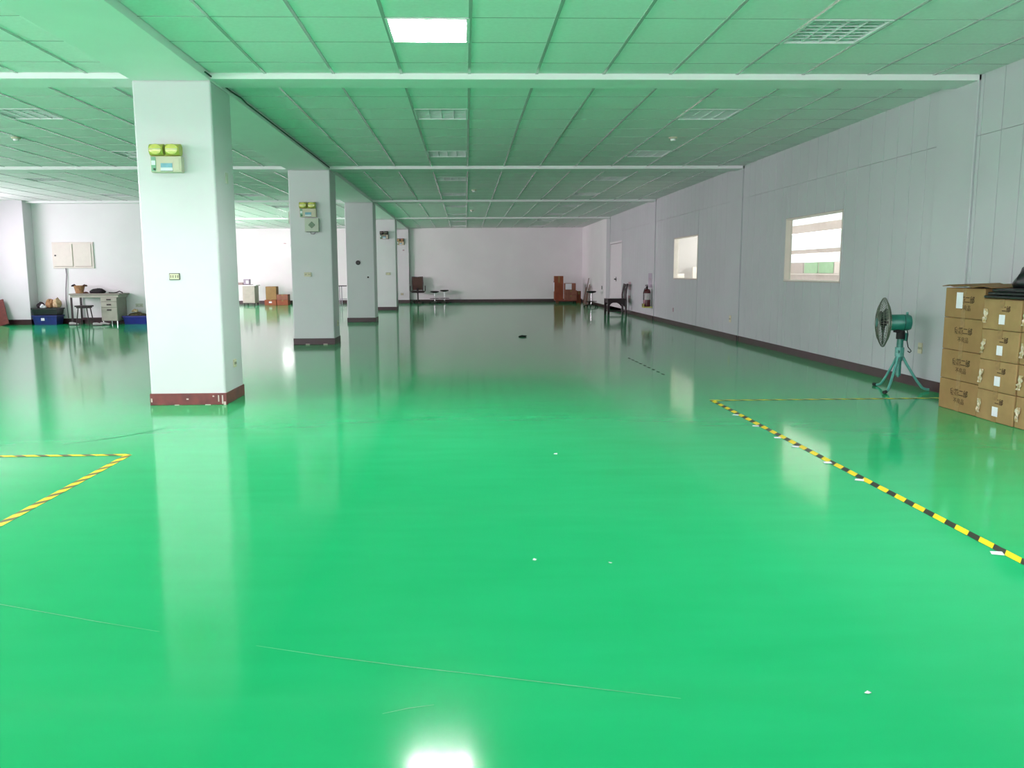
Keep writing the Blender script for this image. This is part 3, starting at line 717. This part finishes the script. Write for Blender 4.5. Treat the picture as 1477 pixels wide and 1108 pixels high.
# flaps on the topmost carton
fl = thing('carton_flap', 'loose brown cardboard sheet lying on the tall carton stack beside the fan', 'cardboard', (4.43, 6.52, ztop))
k = MB(); nn = 9
for i in range(nn):
    v = -.29+.66*i/(nn-1); zz = .012+.016*math.sin(i*1.1)**2
    k.v += [(-.255, v, zz-.008), (.2, v, zz+.004)]
k.f = [(2*i, 2*i+1, 2*i+3, 2*i+2) for i in range(nn-1)]
o = k.build('sheet', 'carton_top', fl); sd = o.modifiers.new('thick', 'SOLIDIFY'); sd.thickness = .006; sd.offset = 1
z = 0
for i in range(4):
    l = 'brown carton with small white label, %s in the middle stack' % ordn[i]
    carton((4.19+.235, 6.113, z), .47, .44, .2425, l, 'carton_b', GA, upper, (-.01, .085, .066, .075), True); z += .2435
z2 = z
z = 0
for i in range(4):
    l = 'brown carton, %s in the stack farthest from the fan' % ordn[i]
    carton((4.20+.235, 5.665, z), .47, .44, .243, l, 'carton_b', GA, upper, (-.06, .12, .066, .08), True); z += .244
z3 = z
t = thing('plastic_sheet', 'folded black plastic sheet on top of the labelled cartons', 'sheet', (4.42, 5.92, max(z2, z3)))
k = MB()
for i in range(3):
    k.box(-.25+.012*i, .21, -.45, .40-.03*i, .002+.026*i, .025+.026*i)
k.build('folded_layers', 'black_plastic', t, bevel=.01)
tag(MB().blob((4.42, 5.95, max(z2, z3)+.083+.075), (.2, .22, .125), .3, 11, 22, 12).build('plastic_bag', 'black_plastic', smooth=70), 'black plastic bag lying on the folded sheet above the cartons', 'bag')

# ------------------------------------------------------------------ fan
fan = thing('pedestal_fan', 'green industrial fan on a tripod by the stacked cartons', 'fan', (4.35, 7.83, 0))
FA = -.28                                              # head turned slightly
head_m = Matrix.Rotation(FA, 4, 'Z')
def hp(x, y, z): v = head_m @ Vector((x, y, 0)); return (v.x, v.y, z)
HZ = .684; R = .245; gx = -.165
def ring(m, x, r, wr_, n=40): m.tube([hp(x, math.cos(2*PI*i/n)*r, HZ+math.sin(2*PI*i/n)*r) for i in range(n)], wr_, 5, closed=True)
def cage(sgn, nm):
    m = MB()
    prof = lambda u: gx + sgn*(.06*(1-u**3))
    for u in (.25, .5, .75, .92): ring(m, prof(u), R*u, .0018)
    for i in range(44):
        a = 2*PI*i/44
        m.tube([hp(prof(u), math.cos(a)*R*u, HZ+math.sin(a)*R*u) for u in (.16, .45, .7, .88, 1.0)], .0016, 4)
    return m.build(nm, 'fan_wire', fan)
cage(-1, 'front_guard'); cage(1, 'rear_guard')
m = MB(); ring(m, gx, R, .006); m.build('guard_rim', 'fan_wire', fan, smooth=60)
m = MB(); m.cyl(hp(gx-.062, 0, HZ), hp(gx-.056, 0, HZ), .045, n=16); m.build('badge', 'fan_green', fan, smooth=40)
m = MB(); m.cyl(hp(gx-.03, 0, HZ), hp(gx+.03, 0, HZ), .035, n=14); m.cyl(hp(gx+.03, 0, HZ), hp(-.08, 0, HZ), .012, n=8); m.build('hub', 'black_rubber', fan, smooth=40)
for b in range(3):
    m = MB(); a0 = b*2*PI/3+.4; g = []
    for i in range(6):
        r = .03+.19*i/5; ww = .25+.5*math.sin(PI*min(1, (i+1)/5.5))
        for s_ in (-1, 0, 1):
            a = a0+s_*ww*.5; g.append(hp(gx+s_*.022*(1-.4*i/5), math.cos(a)*r, HZ+math.sin(a)*r))
    m.v = g; m.f = [(i*3+j, i*3+j+1, i*3+j+4, i*3+j+3) for i in range(5) for j in range(2)]
    o = m.build('blade', 'fan_blade', fan, smooth=60); sd = o.modifiers.new('thick', 'SOLIDIFY'); sd.thickness = .003
m = MB(); px_ = [(.02, -.095), (.07, -.09), (.078, -.06), (.08, .03), (.078, .045)]
def mlathe(prof, n=20):
    q = MB(); k = 0
    for r, x in prof:
        for j in range(n): q.v.append(hp(x, math.cos(2*PI*j/n)*r, HZ+math.sin(2*PI*j/n)*r))
    for i in range(len(prof)-1):
        for j in range(n): q.f.append((i*n+j, i*n+(j+1) % n, (i+1)*n+(j+1) % n, (i+1)*n+j))
    q.f.append(tuple(range(n))[::-1]); q.f.append(tuple((len(prof)-1)*n+j for j in range(n))); return q
mh = mlathe([(.03, -.11), (.07, -.105), (.08, -.09), (.082, .02)]).build('motor_housing', 'fan_green', fan, smooth=40)
mlathe([(.078, .02), (.078, .026)]).build('housing_seam', 'black_rubber', mh, smooth=40)
mlathe([(.08, .026), (.08, .06), (.07, .085), (.04, .095)]).build('rear_cover', 'fan_green', mh, smooth=40)
MB().cyl(hp(.05, 0, HZ+.075), hp(.05, 0, HZ+.105), .012, n=10).build('oscillation_knob', 'fan_green', mh, smooth=40)
m = MB(); m.cyl((0, 0, .52), (0, 0, .60), .04, n=14); m.box(-.06, .02, -.03, .03, .585, .615); m.build('swivel_bracket', 'black_rubber', fan, smooth=40)
MB().cyl((0, 0, .30), (0, 0, .59), .031, n=16).build('upper_pole', 'fan_green', fan, smooth=40)
cl = MB().cyl((0, 0, .345), (0, 0, .435), .043, n=16).build('collar', 'fan_leg', fan, smooth=40)
MB().cyl((-.03, -.03, .395), (-.055, -.055, .395), .014, n=10).build('clamp_knob', 'fan_green', cl, smooth=40)
m = MB(); m.cyl((0, 0, .15), (0, 0, .35), .024, n=14); m.cyl((0, 0, .135), (0, 0, .15), .012, n=14); m.build('lower_pole', 'fan_green', fan, smooth=40)
for fx, fy in ((-.06, .30), (-.235, -.215), (.275, -.09)):
    L = math.hypot(fx, fy); ux, uy = fx/L, fy/L
    lg = MB().tube([(ux*.03, uy*.03, .345), (ux*.07, uy*.07, .27), (ux*L*.60, uy*L*.60, .1), (ux*L*.78, uy*L*.78, .034), (ux*L*.9, uy*L*.9, .019), (ux*L, uy*L, .017)], .013, 10).build('leg', 'fan_leg', fan, smooth=50)
    if fx < .1: MB().cyl((ux*L*.97, uy*L*.97, .017), (ux*(L+.04), uy*(L+.04), .017), .0165, n=10).build('rubber_foot', 'black_rubber', lg, smooth=40)
MB().tube([(.05, -.02, .62), (.055, -.035, .57), (.045, -.045, .5), (.06, -.045, .44), (.09, -.04, .41), (.10, -.035, .40), (.085, -.035, .385), (.06, -.04, .40)], .005, 6).build('power_cord', 'black_rubber', fan, smooth=50)
B(.035, .06, -.03, .01, .5, .58).build('switch_box', 'fan_green', fan, bevel=.004)

# ------------------------------------------------------------------ things along the right wall further back
# wooden chair facing -X
ch = thing('wooden_chair', 'dark carved wooden chair standing before the boarded wall', 'chair', (4.26, 22.65, 0), .06)
for sx, sy in ((-1, -1), (-1, 1)): MB().prism([(-.028, -.028), (.028, -.028), (.028, .028), (-.028, .028)], 'z', 0, .41).build('leg', 'dark_wood', ch).location = (sx*.245, sy*.20, 0)
for sy in (-1, 1):
    MB().tube([(.26, sy*.19, .0), (.255, sy*.19, .40), (.245, sy*.185, .55), (.265, sy*.18, .7), (.30, sy*.175, .86)], [.03, .03, .028, .026, .03], 8).build('back_leg', 'dark_wood', ch, smooth=50)
B(-.275, .265, -.23, .23, .405, .445).build('seat', 'dark_wood', ch, bevel=.008)
for sy in (-1, 1):
    y0 = sy*.2
    MB().prism([(-.22, .405), (.23, .405), (.23, .20), (.17, .27), (.1, .31), (0, .33), (-.12, .33), (-.18, .30), (-.22, .24)], 'y', y0-.01, y0+.01).build('apron', 'dark_wood', ch)
B(-.255, -.235, -.18, .18, .33, .405).build('apron', 'dark_wood', ch)
MB().prism([(-.19, .78), (.19, .78), (.17, .86), (.06, .845), (0, .82), (-.06, .845), (-.17, .86)], 'x', .28, .31).build('top_rail', 'dark_wood', ch)
MB().prism([(-.06, .44), (.06, .44), (.05, .8), (-.05, .8)], 'x', .255, .275).build('back_splat', 'dark_wood', ch)
for sy in (-1, 1): B(-.24, .25, sy*.2-.012, sy*.2+.012, .075, .10).build('stretcher', 'dark_wood', ch)
# fire extinguisher in a striped wall bracket
t = thing('fire_extinguisher', 'dark red fire extinguisher hung on the boarded wall in a striped holder', 'extinguisher', (XR-.14, 19.95, .30))
cy = MB().lathe([(.085, .03), (.09, .05), (.09, .40), (.07, .45), (.03, .47)], n=18).build('cylinder', 'ext_red', t, smooth=45)
MB().lathe([(.0915, .2), (.0915, .36)], n=18).build('paper_label', 'ext_label', cy, smooth=45)
m = MB(); m.cyl((0, 0, .47), (0, 0, .53), .025, n=10); m.box(-.02, .02, -.02, .12, .53, .545); m.box(-.02, .02, -.02, .13, .555, .57); m.build('valve_handle', 'black_rubber', t, smooth=40)
MB().tube([(-.02, -.03, .5), (-.07, -.07, .48), (-.10, -.06, .38), (-.095, -.04, .2)], .011, 8).build('hose', 'black_rubber', t, smooth=50)
h = B(-.1, .11, -.11, .11, .0, .03).build('holder_tray', 'yellow_lens', t, bevel=.004)
B(-.102, -.09, -.11, .11, .03, .10).build('holder_band', 'yellow_lens', t)
for k in range(3): MB().prism([(-.1+.07*k, .03), (-.065+.07*k, .03), (-.03+.07*k, .1), (-.065+.07*k, .1)], 'x', -.1045, -.101).build('black_stripe', 'black_rubber', t)
t = thing('wall_sign', 'narrow lilac instruction sign above the extinguisher', 'sign', (XR-.02, 20.14, .80))
B(-.006, 0, -.19, .19, 0, .36).build('board', 'sign_lilac', t); B(-.008, -.006, -.1, .1, .2, .23).build('stripe', 'lilac_plate', t)
# swivel stools
def stool(loc, label, hgt=.53):
    t = thing('swivel_stool', label, 'stool', loc, random.uniform(0, 1), 'dark swivel stools')
    MB().lathe([(.05, hgt-.075), (.16, hgt-.045), (.175, hgt-.02), (.16, hgt), (.03, hgt+.004)], n=18).build('seat', 'dark_vinyl', t, smooth=50)
    MB().cyl((0, 0, .06), (0, 0, hgt-.06), .017, n=10).build('post', 'chrome', t, smooth=40)
    MB().tube([(math.cos(a*2*PI/20)*.19, math.sin(a*2*PI/20)*.19, .19) for a in range(20)], .011, 6, closed=True).build('foot_ring', 'handle_dark', t, smooth=50)
    m = MB()
    for k in range(3): a = k*2*PI/3; m.cyl((0, 0, .19), (math.cos(a)*.19, math.sin(a)*.19, .19), .007, n=6)
    m.build('ring_spoke', 'handle_dark', t)
    for k in range(5):
        a = k*2*PI/5; c_, s_ = math.cos(a), math.sin(a)
        lg = MB().tube([(0, 0, .09), (c_*.12, s_*.12, .08), (c_*.24, s_*.24, .055)], .016, 7).build('base_leg', 'handle_dark', t, smooth=50)
        MB().cyl((c_*.24-s_*.015, s_*.24+c_*.015, .025), (c_*.24+s_*.015, s_*.24-c_*.015, .025), .024, n=10).build('caster', 'black_rubber', lg, smooth=40)
stool((4.30, 27.3, 0), 'dark swivel stool standing by the boarded wall near the leaning planks', .55)
stool((-1.22, 31.55, 0), 'dark swivel stool right beside the brown office chair', .48)
stool((-.84, 31.75, 0), 'dark swivel stool farther from the brown office chair', .52)
# brown office chair
t = thing('office_chair', 'tall brown mesh office chair against the far wall', 'chair', (-1.88, 31.55, 0), PI+.08)
for k in range(5):
    a = k*2*PI/5+.2; c_, s_ = math.cos(a), math.sin(a)
    lg = MB().tube([(0, 0, .11), (c_*.28, s_*.28, .07)], [.03, .018], 8).build('base_leg', 'chair_frame', t, smooth=50)
    MB().cyl((c_*.28-s_*.02, s_*.28+c_*.02, .03), (c_*.28+s_*.02, s_*.28-c_*.02, .03), .03, n=10).build('caster', 'black_rubber', lg, smooth=40)
MB().cyl((0, 0, .08), (0, 0, .42), .028, n=12).build('gas_lift', 'chair_frame', t, smooth=40)
B(-.25, .25, -.24, .24, .42, .50).build('seat', 'chair_frame', t, bevel=.03, seg=3)
MB().prism([(-.2, .52), (.2, .52), (.215, .8), (.205, 1.02), (-.205, 1.02), (-.215, .8)], 'y', -.275, -.26).build('back_mesh', 'chair_mesh', t)
MB().tube([(-.2, -.265, .5), (-.215, -.268, .8), (-.205, -.275, 1.04), (0, -.285, 1.02), (.205, -.275, 1.04), (.215, -.268, .8), (.2, -.265, .5)], .02, 8).build('back_frame', 'chair_frame', t, smooth=50)
B(-.04, .04, -.28, -.2, .4, .6).build('back_bracket', 'chair_frame', t)
for s_ in (-1, 1): MB().tube([(s_*.25, .05, .45), (s_*.29, .05, .5), (s_*.29, .05, .66), (s_*.29, -.16, .68), (s_*.29, .14, .68)], .018, 8).build('armrest', 'chair_frame', t, smooth=50)
# dolly with cartons
t = thing('platform_dolly', 'low red dolly carrying brown cartons in the far corner', 'dolly', (3.9, 31.05, 0))
B(-.42, .42, -.34, .34, .085, .115).build('deck', 'dolly_red', t, bevel=.008)
for sx in (-1, 1):
    for sy in (-1, 1): MB().cyl((sx*.34-.02, sy*.27, .043), (sx*.34+.02, sy*.27, .043), .042, n=14).build('wheel', 'dolly_red' if sx < 0 else 'black_rubber', t, smooth=40)
m = MB()
for sx in (-1, 1):
    for sy in (-1, 1): m.box(sx*.34-.03, sx*.34+.03, sy*.27-.02, sy*.27+.02, .06, .086)
m.build('wheel_fork', 'handle_dark', t)
GC = 'cartons on the red dolly'
carton((3.63, 31.22, .116), .34, .30, .93, 'tall narrow orange-brown carton standing on the red dolly', 'carton_red', GC, front='y')
carton((4.055, 30.9, .116), .46, .40, .19, 'flat brown carton on the dolly deck below its twin', 'carton_pink', GC, front='y')
carton((4.055, 30.9, .308), .46, .40, .19, 'flat brown carton on its twin under the white-labelled carton', 'carton_pink', GC, front='y')
carton((4.03, 30.9, .50), .42, .36, .27, 'brown carton with a large white label on top of two flat cartons', 'carton_pink', GC, None, (-.07, .14, .24, .22), front='y')
carton((4.40, 31.15, 0), .16, .30, .46, 'narrow brown carton on the floor beside the red dolly', 'carton_red', None, front='y')
t = thing('paper_sheet', 'white sheet hanging at the side of the tall orange carton', 'sheet', (3.455, 31.2, .45)); B(-.02, .0, -.1, .1, 0, .35).build('sheet', 'paper', t); B(-.018, -.004, -.05, .05, .35, .40).build('clip', 'handle_dark', t)
# planks leaning on the wall
for i, (y, l, wd, mm, lab) in enumerate([(30.55, .62, .12, 'plank_wood', 'short brown plank leaning on the wall behind the dolly'), (29.9, .98, .10, 'plank_grey', 'tallest grey plank leaning on the wall near the far corner'), (29.7, .74, .12, 'plank_wood', 'brown plank leaning between the tallest plank and the stool'), (29.45, .68, .1, 'plank_grey', 'short grey plank leaning nearest the swivel stool'), (30.15, .45, .2, 'plank_wood', 'wide low board leaning below the tallest plank')]):
    o = B(-.012, .012, -wd/2, wd/2, 0, l).build('plank', mm); o.location = (XR-.05-.17*l-.02, y, .004); o.rotation_euler = (0, math.atan(.17), 0); tag(o, lab, 'plank', 'planks leaning by the far corner')

# ------------------------------------------------------------------ left recess: electrical panel, desk, crates
t = thing('electrical_panel', 'cream double-door electrical panel on the recess wall', 'panel', (-9.575, YP, 1.354))
B(-.495, .495, -.03, 0, 0, .63).build('frame', 'frame_cream', t, bevel=.006)
d1 = B(-.455, -.005, -.052, -.03, .05, .585).build('door', 'frame_cream', t, bevel=.004); MB().cyl((-.41, -.052, .31), (-.41, -.07, .31), .02, n=10).build('lock', 'handle_dark', d1, smooth=40)
d2 = B(.04, .445, -.045, -.03, .05, .585).build('door', 'frame_cream', t, bevel=.004)
m = MB(); m.box(-.455, -.005, -.04, -.03, .043, .05); m.box(.04, .445, -.04, -.03, .043, .05); m.build('shadow_gap', 'frame_brown', t)
tag(MB().tube([(-9.77, YP-.03, 1.36), (-9.76, YP-.03, 1.2), (-9.80, YP-.04, .85), (-9.82, YP-.03, .6), (-9.80, YP-.03, .3), (-9.79, YP-.03, .14)], .011, 6).build('hanging_cable', 'cable', smooth=50), 'thin grey cable hanging from the electrical panel to the floor', 'cable')
dk = thing('steel_desk', 'old grey steel desk with three drawers against the recess wall', 'desk', (-8.88, 19.72, 0))
B(-.60, .60, -.30, .27, .715, .75).build('desktop', 'desk_top', dk, bevel=.004)
B(-.585, .55, -.27, .25, .655, .715).build('apron', 'steel_grey', dk)
pd = B(.13, .52, -.27, .25, .09, .655).build('drawer_pedestal', 'steel_side', dk, bevel=.004)
for z0, z1 in ((.56, .645), (.42, .545), (.1, .405)):
    dr = B(.14, .51, -.285, -.27, z0, z1).build('drawer', 'steel_grey', dk, bevel=.003)
    zc = z1-.05 if z1-z0 > .2 else (z0+z1)/2
    B(.275, .375, -.297, -.285, zc-.017, zc+.017).build('handle', 'handle_dark', dr)
for x in (-.57, -.27): pass
for x, y in ((-.57, -.25), (-.57, .22)): B(x-.018, x+.018, y-.018, y+.018, 0, .655).build('leg', 'handle_dark', dk)
for x, y in ((.16, -.25), (.49, -.25), (.16, .22), (.49, .22)): MB().cyl((x, y, 0), (x, y, .09), .02, n=10).build('pedestal_foot', 'chrome', dk, smooth=40)
B(-.57, .13, .2, .225, .10, .15).build('foot_rail', 'skirting', dk)
B(-.2, .13, .2, .215, .3, .655).build('modesty_panel', 'paint_white', dk)
st = thing('wooden_stool', 'small dark backless stool with thin legs in front of the grey desk', 'stool', (-9.07, 19.28, 0))
B(-.17, .17, -.13, .13, .44, .475).build('seat', 'dark_wood', st, bevel=.01); B(-.14, .14, -.1, .1, .41, .44).build('apron', 'dark_wood', st)
for sx in (-1, 1):
    for sy in (-1, 1): MB().tube([(sx*.1, sy*.09, .42), (sx*.15, sy*.12, 0.0)], .014, 6).build('leg', 'handle_dark', st)
def sack(name, loc, r, m, label, cat, seed, amp=.25): 
    return tag(MB().blob((0, 0, r[2]*.6), r, amp, seed, 22, 12).build(name, m, smooth=70), label, cat)
bag = thing('paper_bag', 'crumpled tan bag with dark handles standing on the steel desk', 'bag', (-9.33, 19.66, .752))
MB().lathe([(.09, 0), (.10, .06), (.115, .12), (.13, .17), (.10, .19)], n=14, sx=1, sy=.8).build('bag_body', 'tan_cloth', bag, smooth=60)
for s_ in (-1, 1): MB().blob((s_*.13, 0, .18), (.055, .05, .03), .3, 3+s_).build('handle_loop', 'black_cloth' if s_ < 0 else 'brown_cloth', bag, smooth=60)
o = sack('cloth_heap', None, (.19, .12, .07), 'black_cloth', 'dark heap of cloth lying in the middle of the steel desk', 'cloth', 5); o.location = (-8.90, 19.66, .75)
o = sack('cloth_heap', None, (.055, .06, .025), 'brown_cloth', 'flat brown rag on the steel desk beside the tan bag', 'cloth', 8); o.location = (-9.155, 19.60, .75)
tag(MB().tube([(-8.62, 19.62, .765), (-8.5, 19.64, .76), (-8.42, 19.6, .77), (-8.36, 19.62, .80), (-8.28, 19.6, .763)], .014, 6).build('metal_rod', 'handle_dark', smooth=50), 'bent dark rod lying on the drawer end of the steel desk', 'rod')
def shoe(x, y, rz, label):
    t = thing('shoe', label, 'shoe', (x, y, 0), rz, 'pale shoes on the floor'); t.scale = (.85, .85, .8)
    MB().prism([(-.13, 0), (.13, 0), (.14, .02), (-.13, .022)], 'y', -.042, .042).build('sole', 'handle_dark', t)
    MB().prism([(-.125, .022), (.135, .022), (.12, .05), (.05, .065), (-.02, .09), (-.12, .085)], 'y', -.038, .038).build('upper', 'shoe_white', t, bevel=.012)
shoe(-9.40, 19.42, .2, 'pale shoe on the floor left of the thin-legged stool'); shoe(-8.74, 19.20, .1, 'pale shoe on the floor right of the thin-legged stool'); shoe(-8.64, 19.36, .0, 'pale shoe on the floor under the front edge of the drawers')
def crate(loc, sx, sy, sz, m, label, sign=False):
    t = thing('plastic_crate', label, 'crate', loc)
    k = MB(); w_ = .012
    def tr(z): g = .03*(1-z/sz); return sx/2-g, sy/2-g
    for z0, z1 in ((0, sz),):
        a0, b0 = tr(0); a1, b1 = tr(sz)
        k.v = [(-a0, -b0, .0), (a0, -b0, 0), (a0, b0, 0), (-a0, b0, 0), (-a1, -b1, sz), (a1, -b1, sz), (a1, b1, sz), (-a1, b1, sz),
               (-a1+w_, -b1+w_, sz), (a1-w_, -b1+w_, sz), (a1-w_, b1-w_, sz), (-a1+w_, b1-w_, sz), (-a0+w_, -b0+w_, .012), (a0-w_, -b0+w_, .012), (a0-w_, b0-w_, .012), (-a0+w_, b0-w_, .012)]
        k.f = [(0, 3, 2, 1), (0, 1, 5, 4), (1, 2, 6, 5), (2, 3, 7, 6), (3, 0, 4, 7), (4, 5, 9, 8), (5, 6, 10, 9), (6, 7, 11, 10), (7, 4, 8, 11), (8, 9, 13, 12), (9, 10, 14, 13), (10, 11, 15, 14), (11, 8, 12, 15), (12, 13, 14, 15)]
    k.build('tub', m, t)
    m2 = MB(); a, b = tr(sz); m2.box(-a-.012, a+.012, -b-.012, -b, sz-.03, sz); m2.box(-a-.012, a+.012, b, b+.012, sz-.03, sz); m2.box(-a-.012, -a, -b, b, sz-.03, sz); m2.box(a, a+.012, -b, b, sz-.03, sz); m2.build('rim', m, t)
    if sign: B(-.09, -.01, -sy/2-.004+.012, -sy/2+.02, sz*.45, sz*.72).build('paper_label', 'paper', t)
    return t
crate((-10.14, 19.70, 0), .58, .36, .23, 'blue_plastic', 'dark blue plastic crate with a white tag standing on the floor by the pier', True)
crate((-10.15, 19.73, .232), .60, .36, .17, 'black_plastic', 'black crate stacked on the dark blue crate')
o = sack('cloth_bag', None, (.10, .10, .12), 'tan_cloth', 'tan bundle on top of the black crate', 'bag', 21); o.location = (-10.12, 19.80, .41)
o = sack('cloth_bag', None, (.08, .10, .13), 'cream_cloth', 'cream bundle on top of the black crate next to the hanging cable', 'bag', 22); o.location = (-9.93, 19.76, .41)
o = sack('cloth_bag', None, (.08, .10, .08), 'black_cloth', 'dark bundle on top of the black crate next to the pier', 'bag', 23); o.location = (-10.33, 19.76, .405)
o = sack('cloth_bag', None, (.06, .04, .05), 'paper', 'small white bundle at the rim of the black crate', 'bag', 24); o.location = (-10.22, 19.62, .405)
crate((-8.02, 19.76, 0), .58, .34, .2, 'blue_bright', 'bright blue plastic crate on the floor beside the drawers of the desk')
o = sack('cloth_heap', None, (.22, .12, .08), 'olive_cloth', 'olive and brown rags heaped in the bright blue crate', 'cloth', 31); o.location = (-8.02, 19.76, .15)
o = sack('cloth_heap', None, (.07, .05, .04), 'cream_cloth', 'pale rag lying on the heap in the bright blue crate', 'cloth', 32); o.location = (-8.06, 19.72, .292)
o = B(-.11, .11, -.012, .012, 0, .62).build('wood_board', 'red_wood'); o.location = (-11.0, 19.35, .02); o.rotation_euler = (-.24, -.30, 0); tag(o, 'red-brown wooden board leaning against the bright pier', 'board')

# ------------------------------------------------------------------ far left bay
dk = thing('steel_desk', 'grey steel desk with papers in the bright far bay', 'desk', (-8.45, 30.75, 0))
B(-.62, .56, -.32, .32, .74, .775).build('desktop', 'paint_white', dk, bevel=.004)
p = B(.04, .50, -.28, .28, .10, .74).build('drawer_pedestal', 'steel_grey', dk, bevel=.004)
for z0, z1 in ((.6, .73), (.44, .59), (.12, .43)): B(.05, .49, -.295, -.28, z0, z1).build('drawer', 'steel_grey', dk, bevel=.003)
for x, y in ((.08, -.24), (.46, -.24), (.08, .24), (.46, .24)): MB().cyl((x, y, 0), (x, y, .1), .022, n=8).build('foot', 'handle_dark', dk)
for y in (-.28, .28): B(-.6, -.56, y-.02, y+.02, 0, .74).build('leg', 'handle_dark', dk)
carton((-8.28, 30.68, .776), .22, .2, .22, 'small grey printed box on the desk in the far bay', 'mono_grey', None, None, (.03, .11, .1, .12), strap=False, front='y')
tag(B(-8.72, -8.42, 30.6, 30.85, .776, .87).build('paper_stack', 'plank_grey', bevel=.004), 'low grey stack of files beside the printed box', 'files')
tag(B(-8.4, -8.02, 30.46, 30.56, .776, .796).build('dark_folder', 'handle_dark', bevel=.003), 'flat dark folder on the front edge of the far desk', 'folder')
GL = 'cartons in the bright far bay'
carton((-7.40, 30.75, 0), .44, .42, .21, 'wide brown carton under the tall one in the bright far bay', 'carton_red', GL, None, (.0, .12, .11, .06), front='y')
carton((-7.37, 30.75, .212), .40, .38, .50, 'tall brown carton standing on a wide one in the bright far bay', 'carton', GL, front='y')
carton((-6.95, 30.75, 0), .42, .40, .20, 'lower brown carton of the short pair in the bright far bay', 'carton_red', GL, front='y')
carton((-6.95, 30.75, .202), .42, .40, .21, 'upper brown carton of the short pair in the bright far bay', 'carton_pink', GL, front='y')
t = thing('side_table', 'small dark-topped table half hidden behind the column with the dial', 'table', (-4.45, 31.0, 0))
B(-.42, .42, -.3, .3, .70, .73).build('tabletop', 'handle_dark', t)
for sx in (-1, 1):
    for sy in (-1, 1): B(sx*.36-.015, sx*.36+.015, sy*.25-.015, sy*.25+.015, 0, .7).build('leg', 'mono_grey', t)
B(-.36, .36, -.25, .25, .2, .22).build('shelf', 'mono_grey', t)
t = thing('wall_oval', 'glowing oval on the far wall of the bright bay', 'lamp', (-7.158, YF, 2.22))
MB().lathe([(.23, -.02), (.225, -.06), (.17, -.1), (.06, -.12)], n=24, axis='y', sy=.48).build('oval_face', 'oval_glow', t, smooth=60)  # emissive oval set on the far wall
MB().lathe([(.235, 0), (.235, -.02)], n=24, axis='y', sy=.5).build('back_plate', 'cream_plastic', t, smooth=40)
B(-.03, .09, -.04, 0, .135, .165).build('bracket', 'lilac_plate', t)
